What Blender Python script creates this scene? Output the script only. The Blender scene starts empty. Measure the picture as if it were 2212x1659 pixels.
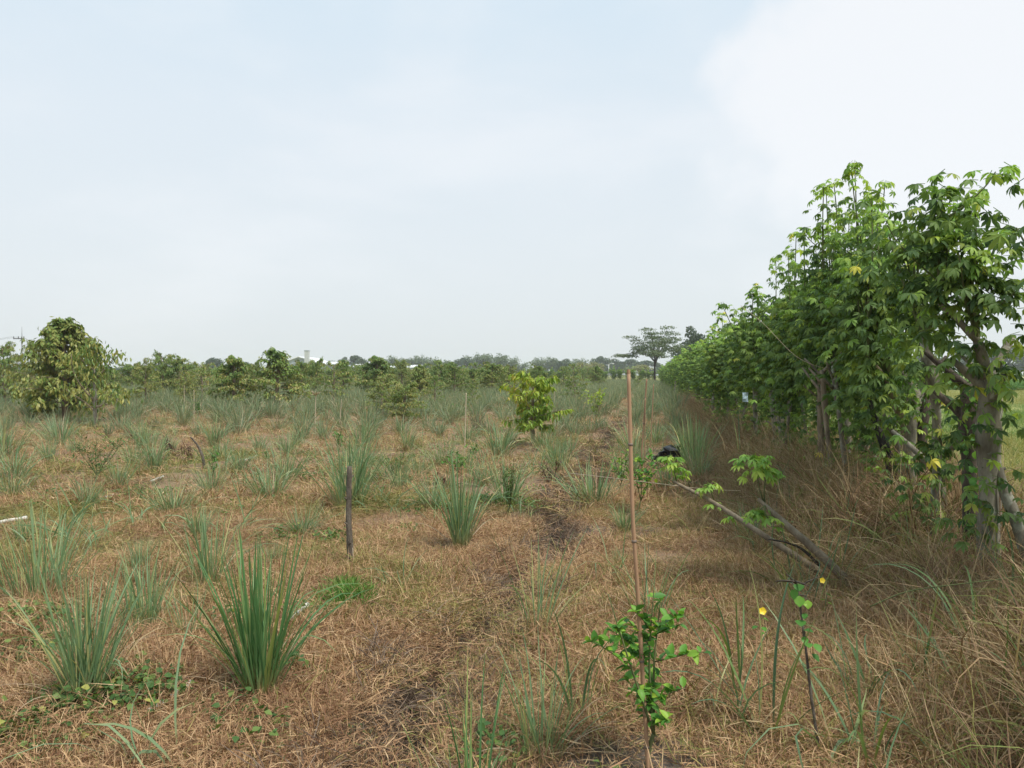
import bpy, math, random
import numpy as np
from mathutils import Vector, Matrix, Quaternion

rng = np.random.default_rng(11)
random.seed(11)
PI = math.pi
R = math.radians
scene = bpy.context.scene
COL = scene.collection

# ------------------------------------------------------------------ camera
F_PX, CX, CY, HOR = 1670.0, 1106.0, 829.5, 808.0
PITCH = math.atan((CY - HOR) / F_PX)
CAM_Z = 1.5
cam_d = bpy.data.cameras.new('camera')
cam = bpy.data.objects.new('camera', cam_d)
COL.objects.link(cam)
cam_d.sensor_width = 36.0
cam_d.lens = 36.0 * F_PX / 2212.0
cam_d.clip_start = 0.05
cam_d.clip_end = 4000
cam.location = (0, 0, CAM_Z)
cam.rotation_euler = (PI / 2 - PITCH, 0, 0)
scene.camera = cam

# ------------------------------------------------------------------ world
SUN_EL, SUN_AZ = R(58), R(118)        # azimuth measured from +X counter-clockwise
world = bpy.data.worlds.new('World')
scene.world = world
world.use_nodes = True


def build_world():
    nt = world.node_tree
    N, L = nt.nodes, nt.links
    N.clear()
    out = N.new('ShaderNodeOutputWorld')
    sky = N.new('ShaderNodeTexSky')
    sky.sky_type = 'NISHITA'
    sky.sun_disc = False
    sky.sun_elevation = SUN_EL
    sky.sun_rotation = PI / 2 - SUN_AZ
    sky.air_density = 1.0
    sky.dust_density = 3.0
    sky.ozone_density = 1.0
    b1 = N.new('ShaderNodeBackground')
    b1.inputs[1].default_value = 0.10
    L.new(sky.outputs[0], b1.inputs[0])
    tc = N.new('ShaderNodeTexCoord')
    sep = N.new('ShaderNodeSeparateXYZ')
    L.new(tc.outputs['Generated'], sep.inputs[0])
    # veil of thin high cloud: pale blue overhead, greyer at the horizon
    ramp = N.new('ShaderNodeValToRGB')
    e = ramp.color_ramp.elements
    e[0].position = 0.0
    e[0].color = (0.63, 0.67, 0.69, 1)
    e[1].position = 0.75
    e[1].color = (0.44, 0.63, 0.77, 1)
    x = ramp.color_ramp.elements.new(0.12)
    x.color = (0.65, 0.695, 0.72, 1)
    x = ramp.color_ramp.elements.new(0.30)
    x.color = (0.635, 0.70, 0.75, 1)
    L.new(sep.outputs[2], ramp.inputs[0])
    # clouds: stretched noise, plus the big bright bank up and to one side
    mp = N.new('ShaderNodeMapping')
    mp.inputs['Scale'].default_value = (1.0, 1.0, 2.6)
    L.new(tc.outputs['Generated'], mp.inputs[0])
    ns = N.new('ShaderNodeTexNoise')
    ns.inputs['Scale'].default_value = 2.3
    ns.inputs['Detail'].default_value = 7
    ns.inputs['Roughness'].default_value = 0.52
    ns.inputs['Distortion'].default_value = 0.25
    L.new(mp.outputs[0], ns.inputs[0])
    r1 = N.new('ShaderNodeValToRGB')
    r1.color_ramp.interpolation = 'EASE'
    r1.color_ramp.elements[0].position = 0.44
    r1.color_ramp.elements[0].color = (0, 0, 0, 1)
    r1.color_ramp.elements[1].position = 0.72
    r1.color_ramp.elements[1].color = (0.55, 0.55, 0.55, 1)
    L.new(ns.outputs[0], r1.inputs[0])
    # bank direction
    d = Vector(((2170 - CX) / F_PX, 1.0, (HOR - 215) / F_PX)).normalized()
    dot = N.new('ShaderNodeVectorMath')
    dot.operation = 'DISTANCE'
    sc3 = N.new('ShaderNodeVectorMath')
    sc3.operation = 'MULTIPLY'
    sc3.inputs[1].default_value = (1.0, 1.0, 1.75)
    L.new(tc.outputs['Generated'], sc3.inputs[0])
    L.new(sc3.outputs[0], dot.inputs[0])
    dot.inputs[1].default_value = (d.x, d.y, d.z * 1.75)
    n2 = N.new('ShaderNodeTexNoise')
    n2.inputs['Scale'].default_value = 7.0
    n2.inputs['Detail'].default_value = 8
    n2.inputs['Roughness'].default_value = 0.55
    L.new(tc.outputs['Generated'], n2.inputs[0])
    ma = N.new('ShaderNodeMath')
    ma.operation = 'MULTIPLY_ADD'
    ma.inputs[1].default_value = 0.30
    L.new(n2.outputs[0], ma.inputs[0])
    L.new(dot.outputs['Value'], ma.inputs[2])
    mr = N.new('ShaderNodeMapRange')
    mr.interpolation_type = 'SMOOTHSTEP'
    mr.inputs['From Min'].default_value = 0.51
    mr.inputs['From Max'].default_value = 0.38
    mr.inputs['To Min'].default_value = 0.0
    mr.inputs['To Max'].default_value = 1.0
    L.new(ma.outputs[0], mr.inputs['Value'])
    mx = N.new('ShaderNodeMath')
    mx.operation = 'MAXIMUM'
    L.new(r1.outputs[0], mx.inputs[0])
    L.new(mr.outputs[0], mx.inputs[1])
    cm = N.new('ShaderNodeMix')
    cm.data_type = 'RGBA'
    L.new(mx.outputs[0], cm.inputs['Factor'])
    L.new(ramp.outputs[0], cm.inputs['A'])
    cm.inputs['B'].default_value = (0.765, 0.785, 0.805, 1)
    b2 = N.new('ShaderNodeBackground')
    b2.inputs[1].default_value = 1.0
    L.new(cm.outputs['Result'], b2.inputs[0])
    mix = N.new('ShaderNodeMixShader')
    mix.inputs[0].default_value = 0.88
    L.new(b1.outputs[0], mix.inputs[1])
    L.new(b2.outputs[0], mix.inputs[2])
    L.new(mix.outputs[0], out.inputs[0])


build_world()
sun_d = bpy.data.lights.new('sun', 'SUN')
sun_d.energy = 3.0
sun_d.angle = R(9)
sun_d.color = (1.0, 0.95, 0.88)
sun = bpy.data.objects.new('sun', sun_d)
COL.objects.link(sun)
sdir = Vector((math.cos(SUN_EL) * math.cos(SUN_AZ + PI), math.cos(SUN_EL) * math.sin(SUN_AZ + PI), math.sin(SUN_EL)))
# the sun stands behind the camera, high and to the side
sdir = Vector((0.42, -0.35, 0.84)).normalized()
for n_ in world.node_tree.nodes:
    if n_.type == 'TEX_SKY':
        n_.sun_elevation = math.asin(sdir.z)
        n_.sun_rotation = math.atan2(sdir.x, sdir.y)
sun.rotation_euler = (-sdir).to_track_quat('-Z', 'Y').to_euler()

vs = scene.view_settings
vs.view_transform = 'Standard'
vs.look = 'None'
vs.exposure = 0.38
vs.gamma = 1.0
vs.use_curve_mapping = False
cy = scene.cycles
cy.use_denoising = True
cy.max_bounces = 7
cy.diffuse_bounces = 3
cy.transmission_bounces = 4
cy.volume_bounces = 1
cy.transparent_max_bounces = 8
cy.use_adaptive_sampling = True
cy.adaptive_threshold = 0.015
cy.sample_clamp_indirect = 6

# ------------------------------------------------------------------ noise + terrain


def _hash(ix, iy, s):
    n = (ix * 374761393 + iy * 668265263 + s * 974634777) & 0xffffffff
    n = ((n ^ (n >> 13)) * 1274126177) & 0xffffffff
    return ((n ^ (n >> 16)) & 0xffff) / 65535.0


def vn(x, y, s=0):
    x = np.asarray(x, float)
    y = np.asarray(y, float)
    ix = np.floor(x).astype(np.int64)
    iy = np.floor(y).astype(np.int64)
    fx = x - ix
    fy = y - iy
    fx = fx * fx * (3 - 2 * fx)
    fy = fy * fy * (3 - 2 * fy)
    a = _hash(ix, iy, s)
    b = _hash(ix + 1, iy, s)
    c = _hash(ix, iy + 1, s)
    d = _hash(ix + 1, iy + 1, s)
    return (a * (1 - fx) + b * fx) * (1 - fy) + (c * (1 - fx) + d * fx) * fy


def sst(a, b, x):
    t = np.clip((np.asarray(x, float) - a) / (b - a), 0, 1)
    return t * t * (3 - 2 * t)


K_ROW = 0.176                                    # every row runs at this slope towards the far end
def rowc(x, y):
    return np.asarray(x, float) - K_ROW * np.asarray(y, float)


def ditch_off(y):
    return -0.98 + 0.09 * np.sin(np.asarray(y) * 1.1 + 0.6) + 0.04 * np.sin(np.asarray(y) * 2.9)


def height(x, y):
    x = np.asarray(x, float)
    y = np.asarray(y, float)
    c = rowc(x, y)
    near = 1 - sst(30, 60, np.hypot(x, y))
    h = near * (0.14 * (vn(x * 0.55, y * 0.55, 1) - 0.5) + 0.07 * (vn(x * 1.7, y * 1.7, 2) - 0.5) + 0.03 * (vn(x * 5, y * 5, 3) - 0.5))
    d = (c - ditch_off(y)) / (0.15 + 0.05 * vn(y * 1.5, y * 0, 5))
    h = h - 0.36 * np.exp(-d * d) * (1 - 0.6 * sst(12, 30, y)) * near
    for k in range(1, 9):
        q = (c + 0.98 + 2.35 * k + 0.15 * np.sin(y * 0.7 + k)) / 0.35
        h = h - 0.07 * np.exp(-q * q) * near
    h = h + 0.16 * sst(0.9, 1.9, c) * near
    h = h - 0.30 * sst(2.7, 3.6, c) * near - 0.12 * (1 - near) * sst(2.7, 3.6, c)
    return h


def ray(U, V):
    a = (U - CX) / F_PX
    b = -(V - CY) / F_PX
    sp, cp = math.sin(PITCH), math.cos(PITCH)
    return Vector((a, cp + b * sp, -sp + b * cp))


def at(U, V):
    """ground point seen at photo coordinate U, V"""
    d = ray(U, V)
    z = 0.0
    t = 5
    for _ in range(12):
        t = (z - CAM_Z) / d.z
        t = min(max(t, 0.5), 900)
        z = 0.6 * float(height(d.x * t, d.y * t)) + 0.4 * z
    p = Vector((d.x * t, d.y * t, 0))
    p.z = float(height(p.x, p.y))
    return p


def atD(U, V, D):
    d = ray(U, V)
    t = D / d.y
    return Vector((d.x * t, D, CAM_Z + d.z * t))


def ground(x, y, dz=0.0):
    return Vector((x, y, float(height(x, y)) + dz))


# ------------------------------------------------------------------ mesh building
class MB:
    """collects vertices, faces and two per-vertex values (tint, along)"""

    def __init__(self):
        self.V, self.F, self.T, self.A, self.MI = [], [], [], [], []
        self.n = 0

    def add(self, V, F, tint=0.5, along=0.5, mi=0):
        V = np.asarray(V, float).reshape(-1, 3)
        F = np.asarray(F, int).reshape(-1, 4)
        n = len(V)
        self.V.append(V)
        self.F.append(F + self.n)
        self.T.append(np.broadcast_to(np.asarray(tint, float), (n,)))
        self.A.append(np.broadcast_to(np.asarray(along, float), (n,)))
        self.MI.append(np.full(len(F), mi, int))
        self.n += n
        return self

    def mesh(self, name, mats, smooth=True):
        V = np.concatenate(self.V)
        F = np.concatenate(self.F)
        me = bpy.data.meshes.new(name)
        me.vertices.add(len(V))
        me.vertices.foreach_set('co', V.astype(np.float32).ravel())
        me.loops.add(len(F) * 4)
        me.loops.foreach_set('vertex_index', F.astype(np.int32).ravel())
        me.polygons.add(len(F))
        me.polygons.foreach_set('loop_start', np.arange(0, len(F) * 4, 4, dtype=np.int32))
        me.polygons.foreach_set('loop_total', np.full(len(F), 4, dtype=np.int32))
        me.polygons.foreach_set('material_index', np.concatenate(self.MI).astype(np.int32))
        me.polygons.foreach_set('use_smooth', np.full(len(F), smooth, dtype=bool))
        me.update(calc_edges=True)
        for nm, arr in (('tint', self.T), ('along', self.A)):
            a = me.attributes.new(nm, 'FLOAT', 'POINT')
            a.data.foreach_set('value', np.concatenate(arr).astype(np.float32))
        for m in (mats if isinstance(mats, (list, tuple)) else [mats]):
            me.materials.append(m)
        return me


def link(name, me, parent=None, loc=(0, 0, 0), rot=(0, 0, 0), scale=1.0, tint=None, kind=None):
    o = bpy.data.objects.new(name, me)
    COL.objects.link(o)
    o.parent = parent
    o.location = loc
    o.rotation_euler = rot
    o.scale = (scale,) * 3 if not isinstance(scale, (tuple, list)) else scale
    if tint is not None:
        o.color = (tint, 0, 0, 1)
    if kind:
        o['kind'] = kind
    return o


def tag(o, label, cat, group=None):
    o['label'] = label
    o['category'] = cat
    if group:
        o['group'] = group
    return o


def thing(name, label, cat, loc=(0, 0, 0), rz=0.0, group=None, scale=1.0):
    o = link(name, None, None, loc, (0, 0, rz), scale)
    return tag(o, label, cat, group)


def ribbons(base, az, tilt, length, width, droop, segs=5, power=1.6, twist=None, taper=0.8, root=0.5, wob=None):
    """N curved grass blades. tilt: angle from vertical at the root, droop: extra angle reached at the tip"""
    N = len(az)
    base = np.asarray(base, float).reshape(N, 3)
    az, tilt, length, width, droop = [np.broadcast_to(np.asarray(a, float), (N,)) for a in (az, tilt, length, width, droop)]
    twist = np.zeros(N) if twist is None else twist
    wob = np.zeros(N) if wob is None else wob
    P = base.copy()
    V = np.zeros((N, segs + 1, 2, 3))
    A = np.zeros((N, segs + 1, 2))
    for s in range(segs + 1):
        t = s / segs
        th = tilt + droop * t ** power
        a = az + wob * t
        if s:
            st = (length / segs)[:, None]
            thm = tilt + droop * ((s - 0.5) / segs) ** power
            P = P + st * np.stack([np.sin(thm) * np.cos(a), np.sin(thm) * np.sin(a), np.cos(thm)], 1)
        w = width * (root + (1 - root) * min(1, t * 3.0)) * (1 - t ** 2.2 * taper - (0.12 if s == segs else 0)) * 0.5
        side = np.stack([-np.sin(a), np.cos(a), 0 * a], 1)
        up = np.stack([-np.cos(th) * np.cos(a), -np.cos(th) * np.sin(a), np.sin(th)], 1)
        ang = twist * (0.3 + t)
        sd = side * np.cos(ang)[:, None] + up * np.sin(ang)[:, None]
        V[:, s, 0] = P - sd * w[:, None]
        V[:, s, 1] = P + sd * w[:, None]
        A[:, s] = t
    i = np.arange(segs) * 2
    f = np.stack([i, i + 1, i + 3, i + 2], 1)
    F = (f[None] + (np.arange(N) * (segs + 1) * 2)[:, None, None]).reshape(-1, 4)
    return V.reshape(-1, 3), F, A.ravel(), (segs + 1) * 2


def leaf_tpl(L=1.0, W=0.3, segs=4, fold=0.18, droop=0.5, peak=0.45, across=2, start=0.0):
    """leaf along +X, folded along the midrib"""
    V, A = [], []
    x, z = start, 0.0
    for s in range(segs + 1):
        t = s / segs
        if s:
            th = droop * ((s - 0.5) / segs)
            x += L / segs * math.cos(th)
            z -= L / segs * math.sin(th)
        w = W * 0.5 * (math.sin(PI * min(1, max(0.0, t) ** (math.log(0.5) / math.log(peak)))) ** 0.8 + 0.03)
        if across == 2:
            V += [(x, -w, z + w * fold * 2), (x, 0, z), (x, w, z + w * fold * 2)]
            A += [t, t, t]
        else:
            V += [(x, -w, z), (x, w, z)]
            A += [t, t]
    F = []
    k = across + 1
    for s in range(segs):
        for c in range(across):
            F.append((s * k + c, s * k + c + 1, (s + 1) * k + c + 1, (s + 1) * k + c))
    return np.array(V), np.array(F), np.array(A)


def rotm(az, pitch, roll=0.0):
    """N rotations: X axis to azimuth az, pitched up by pitch, rolled about itself"""
    az, pitch, roll = np.broadcast_arrays(np.asarray(az, float), np.asarray(pitch, float), np.asarray(roll, float))
    az, pitch, roll = az.ravel(), pitch.ravel(), roll.ravel()
    ca, sa, cp, sp, cr, sr = np.cos(az), np.sin(az), np.cos(pitch), np.sin(pitch), np.cos(roll), np.sin(roll)
    X = np.stack([ca * cp, sa * cp, sp], 1)
    Y0 = np.stack([-sa, ca, 0 * ca], 1)
    Z0 = np.cross(X, Y0)
    Y = Y0 * cr[:, None] + Z0 * sr[:, None]
    Z = np.cross(X, Y)
    return np.stack([X, Y, Z], 2)


def stamp(mb, tpl, Rm, loc, scale, tint, mi=0):
    V, F, A = tpl
    N = len(loc)
    if N == 0:
        return
    W = np.einsum('nij,vj->nvi', Rm, V) * np.asarray(scale).reshape(-1, 1, 1) + np.asarray(loc)[:, None, :]
    FF = (F[None] + (np.arange(N) * len(V))[:, None, None]).reshape(-1, 4)
    mb.add(W.reshape(-1, 3), FF, np.repeat(tint, len(V)), np.tile(A, N), mi)


def smooth_path(pts, n=6):
    P = [Vector(p) for p in pts]
    if len(P) < 3:
        return [P[0].lerp(P[-1], i / n) for i in range(n + 1)]
    out = []
    Q = [P[0] * 2 - P[1]] + P + [P[-1] * 2 - P[-2]]
    for i in range(1, len(Q) - 2):
        p0, p1, p2, p3 = Q[i - 1:i + 3]
        for k in range(n):
            t = k / n
            out.append(0.5 * ((2 * p1) + (p2 - p0) * t + (2 * p0 - 5 * p1 + 4 * p2 - p3) * t * t + (3 * p1 - p0 - 3 * p2 + p3) * t ** 3))
    out.append(P[-1])
    return out


def tube(mb, pts, r, sides=7, rough=0.0, tint=0.5, mi=0, cap=True, seed=0):
    """pts: polyline, r: list of radii interpolated along it"""
    P = np.array([tuple(p) for p in pts], float)
    n = len(P)
    r = np.interp(np.linspace(0, 1, n), np.linspace(0, 1, len(r)), r) if not np.isscalar(r) else np.full(n, r)
    T = np.gradient(P, axis=0)
    T /= np.linalg.norm(T, axis=1)[:, None] + 1e-9
    ref = np.array([0.31, 0.2, 0.93]) if abs(T[:, 2]).mean() < 0.8 else np.array([0.9, 0.43, 0.05])
    X = np.cross(T, ref)
    X /= np.linalg.norm(X, axis=1)[:, None] + 1e-9
    Y = np.cross(T, X)
    a = np.arange(sides) / sides * 2 * PI
    rr = r[:, None] * np.ones(sides)
    if rough:
        g = np.random.default_rng(seed)
        rr = rr * (1 + rough * g.uniform(-1, 1, (n, sides)))
    V = P[:, None, :] + rr[..., None] * (np.cos(a)[None, :, None] * X[:, None, :] + np.sin(a)[None, :, None] * Y[:, None, :])
    F = []
    for i in range(n - 1):
        for k in range(sides):
            k2 = (k + 1) % sides
            F.append((i * sides + k, i * sides + k2, (i + 1) * sides + k2, (i + 1) * sides + k))
    A = np.repeat(np.linspace(0, 1, n), sides)
    V = V.reshape(-1, 3)
    if cap:
        V = np.vstack([V, P[-1] + T[-1] * r[-1] * 0.25, P[0]])
        A = np.append(A, [1, 0])
        c, c0 = n * sides, n * sides + 1
        for k in range(0, sides, 1):
            k2 = (k + 1) % sides
            F.append(((n - 1) * sides + k, (n - 1) * sides + k2, c, c))
            F.append((k2, k, c0, c0))
        F = [f if f[2] != f[3] else (f[0], f[1], f[2], f[2]) for f in F]
    F = np.array(F)
    # a quad with a doubled corner is invalid: use real quads by splitting pairs of cap triangles
    bad = F[:, 2] == F[:, 3]
    good = F[~bad]
    if cap:
        extra = []
        for k in range(0, sides - 1, 2):
            extra.append(((n - 1) * sides + k, (n - 1) * sides + k + 1, (n - 1) * sides + (k + 2) % sides, c))
            extra.append(((k + 2) % sides, k + 1, k, c0))
        if sides % 2:
            pass
        good = np.vstack([good, np.array(extra)])
    mb.add(V, good, tint, A, mi)


def box(mb, lo, hi, tint=0.5, mi=0):
    (x0, y0, z0), (x1, y1, z1) = lo, hi
    V = [(x0, y0, z0), (x1, y0, z0), (x1, y1, z0), (x0, y1, z0), (x0, y0, z1), (x1, y0, z1), (x1, y1, z1), (x0, y1, z1)]
    F = [(3, 2, 1, 0), (4, 5, 6, 7), (0, 1, 5, 4), (1, 2, 6, 5), (2, 3, 7, 6), (3, 0, 4, 7)]
    mb.add(V, F, tint, 0.5, mi)


# ------------------------------------------------------------------ materials
def base_mat(name):
    m = bpy.data.materials.new(name)
    m.use_nodes = True
    nt = m.node_tree
    nt.nodes.clear()
    return m, nt.nodes, nt.links


def ramp_node(N, stops, interp='LINEAR'):
    r = N.new('ShaderNodeValToRGB')
    r.color_ramp.interpolation = interp
    els = r.color_ramp.elements
    while len(els) > 1:
        els.remove(els[-1])
    els[0].position = stops[0][0]
    els[0].color = (*stops[0][1], 1)
    for p, c in stops[1:]:
        e = els.new(p)
        e.color = (*c, 1)
    return r


def math_n(N, L, op, a, b=None, c=None):
    m = N.new('ShaderNodeMath')
    m.operation = op
    for i, v in enumerate((a, b, c)):
        if v is None:
            continue
        if isinstance(v, (int, float)):
            m.inputs[i].default_value = v
        else:
            L.new(v, m.inputs[i])
    return m.outputs[0]


def leaf_mat(name, stops, trans=0.35, rough=0.55, rand=False, root=None, tip=None, gstops=None, spec=0.3, root_w=0.25):
    """stops: colours across plants; root/tip: colour at the two ends of a blade; gstops: second ramp picked by instance value 'zone'"""
    m, N, L = base_mat(name)
    out = N.new('ShaderNodeOutputMaterial')
    at_ = N.new('ShaderNodeAttribute')
    at_.attribute_name = 'tint'
    oi = N.new('ShaderNodeObjectInfo')
    sp = N.new('ShaderNodeSeparateColor')
    L.new(oi.outputs['Color'], sp.inputs[0])
    v = math_n(N, L, 'ADD', at_.outputs['Fac'], sp.outputs[0])
    if rand:
        geo = N.new('ShaderNodeNewGeometry')
        pn = N.new('ShaderNodeTexNoise')
        pn.inputs['Scale'].default_value = 1.4
        pn.inputs['Detail'].default_value = 5
        L.new(geo.outputs['Position'], pn.inputs[0])
        pv = math_n(N, L, 'MULTIPLY_ADD', pn.outputs[0], 1.1, -0.55)
        v = math_n(N, L, 'ADD', at_.outputs['Fac'], pv)
        v = math_n(N, L, 'MAXIMUM', v, 0.0)
        rr = math_n(N, L, 'MULTIPLY', oi.outputs['Random'], 0.25)
        v = math_n(N, L, 'ADD', v, rr)
        v = math_n(N, L, 'PINGPONG', v, 1.0)
    else:
        v = math_n(N, L, 'FRACT', v)
    rp = ramp_node(N, stops)
    L.new(v, rp.inputs[0])
    col = rp.outputs[0]
    if gstops:
        za = N.new('ShaderNodeAttribute')
        za.attribute_type = 'INSTANCER'
        za.attribute_name = 'zone'
        r2 = ramp_node(N, gstops)
        L.new(v, r2.inputs[0])
        mx = N.new('ShaderNodeMix')
        mx.data_type = 'RGBA'
        zf = math_n(N, L, 'SUBTRACT', za.outputs['Fac'], 0.0)
        # single straws in a mixed patch go one way or the other
        v2 = math_n(N, L, 'MULTIPLY', at_.outputs['Fac'], 7.31)
        v2 = math_n(N, L, 'FRACT', v2)
        gt = math_n(N, L, 'GREATER_THAN', zf, v2)
        L.new(gt, mx.inputs['Factor'])
        L.new(col, mx.inputs['A'])
        L.new(r2.outputs[0], mx.inputs['B'])
        col = mx.outputs['Result']
    al = N.new('ShaderNodeAttribute')
    al.attribute_name = 'along'
    if root:
        mx = N.new('ShaderNodeMix')
        mx.data_type = 'RGBA'
        mr = N.new('ShaderNodeMapRange')
        mr.inputs['From Min'].default_value = 0.0
        mr.inputs['From Max'].default_value = root_w
        mr.inputs['To Min'].default_value = 1.0
        mr.inputs['To Max'].default_value = 0.0
        L.new(al.outputs['Fac'], mr.inputs['Value'])
        L.new(mr.outputs[0], mx.inputs['Factor'])
        L.new(col, mx.inputs['A'])
        mx.inputs['B'].default_value = (*root, 1)
        col = mx.outputs['Result']
    if tip:
        mx = N.new('ShaderNodeMix')
        mx.data_type = 'RGBA'
        mr = N.new('ShaderNodeMapRange')
        mr.inputs['From Min'].default_value = 0.72
        mr.inputs['From Max'].default_value = 1.0
        L.new(al.outputs['Fac'], mr.inputs['Value'])
        f = math_n(N, L, 'MULTIPLY', mr.outputs[0], at_.outputs['Fac'])
        L.new(f, mx.inputs['Factor'])
        L.new(col, mx.inputs['A'])
        mx.inputs['B'].default_value = (*tip, 1)
        col = mx.outputs['Result']
    bs = N.new('ShaderNodeBsdfPrincipled')
    bs.inputs['Roughness'].default_value = rough
    bs.inputs['Specular IOR Level'].default_value = spec
    L.new(col, bs.inputs['Base Color'])
    if trans > 0:
        tr = N.new('ShaderNodeBsdfTranslucent')
        g = N.new('ShaderNodeMix')
        g.data_type = 'RGBA'
        g.blend_type = 'MULTIPLY'
        g.inputs['Factor'].default_value = 1.0
        g.inputs['B'].default_value = (1.25, 1.2, 0.6, 1)
        L.new(col, g.inputs['A'])
        L.new(g.outputs['Result'], tr.inputs[0])
        ms = N.new('ShaderNodeMixShader')
        ms.inputs[0].default_value = trans
        L.new(bs.outputs[0], ms.inputs[1])
        L.new(tr.outputs[0], ms.inputs[2])
        L.new(ms.outputs[0], out.inputs[0])
    else:
        L.new(bs.outputs[0], out.inputs[0])
    return m


def bark_mat(name, stops, scale=14.0, stretch=4.0, bump=0.5, rough=0.85, lichen=None):
    m, N, L = base_mat(name)
    out = N.new('ShaderNodeOutputMaterial')
    tc = N.new('ShaderNodeTexCoord')
    mp = N.new('ShaderNodeMapping')
    mp.inputs['Scale'].default_value = (scale, scale, scale / stretch)
    L.new(tc.outputs['Object'], mp.inputs[0])
    ns = N.new('ShaderNodeTexNoise')
    ns.inputs['Scale'].default_value = 1.0
    ns.inputs['Detail'].default_value = 8
    ns.inputs['Roughness'].default_value = 0.65
    L.new(mp.outputs[0], ns.inputs[0])
    rp = ramp_node(N, stops)
    L.new(ns.outputs[0], rp.inputs[0])
    col = rp.outputs[0]
    if lichen:
        n2 = N.new('ShaderNodeTexNoise')
        n2.inputs['Scale'].default_value = scale * 0.7
        n2.inputs['Detail'].default_value = 5
        L.new(tc.outputs['Object'], n2.inputs[0])
        r2 = ramp_node(N, [(0.58, (0, 0, 0)), (0.66, (1, 1, 1))])
        L.new(n2.outputs[0], r2.inputs[0])
        mx = N.new('ShaderNodeMix')
        mx.data_type = 'RGBA'
        L.new(r2.outputs[0], mx.inputs['Factor'])
        L.new(col, mx.inputs['A'])
        mx.inputs['B'].default_value = (*lichen, 1)
        col = mx.outputs['Result']
    bs = N.new('ShaderNodeBsdfPrincipled')
    bs.inputs['Roughness'].default_value = rough
    bs.inputs['Specular IOR Level'].default_value = 0.2
    L.new(col, bs.inputs['Base Color'])
    bp = N.new('ShaderNodeBump')
    bp.inputs['Strength'].default_value = bump
    bp.inputs['Distance'].default_value = 0.02
    L.new(ns.outputs[0], bp.inputs['Height'])
    L.new(bp.outputs[0], bs.inputs['Normal'])
    L.new(bs.outputs[0], out.inputs[0])
    return m


def plain_mat(name, c, rough=0.6, var=0.15, scale=6.0, metal=0.0):
    m, N, L = base_mat(name)
    out = N.new('ShaderNodeOutputMaterial')
    tc = N.new('ShaderNodeTexCoord')
    ns = N.new('ShaderNodeTexNoise')
    ns.inputs['Scale'].default_value = scale
    ns.inputs['Detail'].default_value = 6
    L.new(tc.outputs['Object'], ns.inputs[0])
    rp = ramp_node(N, [(0.3, tuple(v * (1 - var) for v in c)), (0.7, tuple(min(1, v * (1 + var)) for v in c))])
    L.new(ns.outputs[0], rp.inputs[0])
    bs = N.new('ShaderNodeBsdfPrincipled')
    bs.inputs['Roughness'].default_value = rough
    bs.inputs['Metallic'].default_value = metal
    L.new(rp.outputs[0], bs.inputs['Base Color'])
    L.new(bs.outputs[0], out.inputs[0])
    return m


M = {}
M['lemon'] = leaf_mat('lemongrass_green', [(0.0, (0.115, 0.207, 0.105)), (0.35, (0.175, 0.276, 0.138)), (0.7, (0.229, 0.331, 0.177)), (0.9, (0.296, 0.372, 0.166)), (1.0, (0.458, 0.427, 0.188))],
                      trans=0.3, root=(0.404, 0.358, 0.177), tip=(0.485, 0.413, 0.210), rough=0.45)
M['lemon_vivid'] = leaf_mat('lemongrass_vivid', [(0.0, (0.060, 0.145, 0.052)), (0.4, (0.106, 0.224, 0.080)), (0.8, (0.181, 0.289, 0.117)), (1.0, (0.302, 0.355, 0.106))],
                            trans=0.3, root=(0.423, 0.355, 0.160), tip=(0.453, 0.341, 0.148), rough=0.42)
M['dryblade'] = leaf_mat('dry_blade', [(0.0, (0.20, 0.13, 0.085)), (0.5, (0.36, 0.26, 0.17)), (1.0, (0.52, 0.42, 0.28))], trans=0.2, rough=0.7)
M['straw'] = leaf_mat('straw', [(0.0, (0.154, 0.076, 0.040)), (0.3, (0.269, 0.144, 0.075)), (0.6, (0.400, 0.233, 0.125)), (0.85, (0.501, 0.323, 0.165)), (1.0, (0.600, 0.421, 0.241))], trans=0.12, rough=0.7, rand=True,
                      gstops=[(0.0, (0.090, 0.108, 0.026)), (0.5, (0.200, 0.198, 0.054)), (1.0, (0.380, 0.306, 0.105))])
M['tangle'] = leaf_mat('tangle', [(0.0, (0.111, 0.061, 0.035)), (0.35, (0.216, 0.129, 0.073)), (0.7, (0.354, 0.240, 0.133)), (1.0, (0.484, 0.369, 0.205))], trans=0.15, rough=0.7, rand=True,
                       gstops=[(0.0, (0.074, 0.120, 0.022)), (0.6, (0.150, 0.190, 0.046)), (1.0, (0.298, 0.284, 0.090))])
M['ash'] = leaf_mat('ashen_grass', [(0.0, (0.056, 0.037, 0.028)), (0.5, (0.134, 0.095, 0.071)), (1.0, (0.259, 0.192, 0.136))], trans=0.1, rough=0.8, rand=True)
M['fresh'] = leaf_mat('fresh_grass', [(0.0, (0.05, 0.15, 0.02)), (0.5, (0.10, 0.24, 0.04)), (1.0, (0.20, 0.32, 0.07))], trans=0.3, rand=True)
M['paddy'] = leaf_mat('paddy_grass', [(0.0, (0.16, 0.19, 0.045)), (0.5, (0.30, 0.29, 0.09)), (1.0, (0.46, 0.40, 0.17))], trans=0.3, rand=True,
                      gstops=[(0.0, (0.10, 0.19, 0.045)), (1.0, (0.20, 0.30, 0.08))])
M['weed'] = leaf_mat('weed_leaf', [(0.0, (0.05, 0.11, 0.03)), (0.7, (0.10, 0.19, 0.05)), (0.96, (0.20, 0.27, 0.07)), (1.0, (0.42, 0.40, 0.10))], trans=0.3, rand=True)
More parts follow.
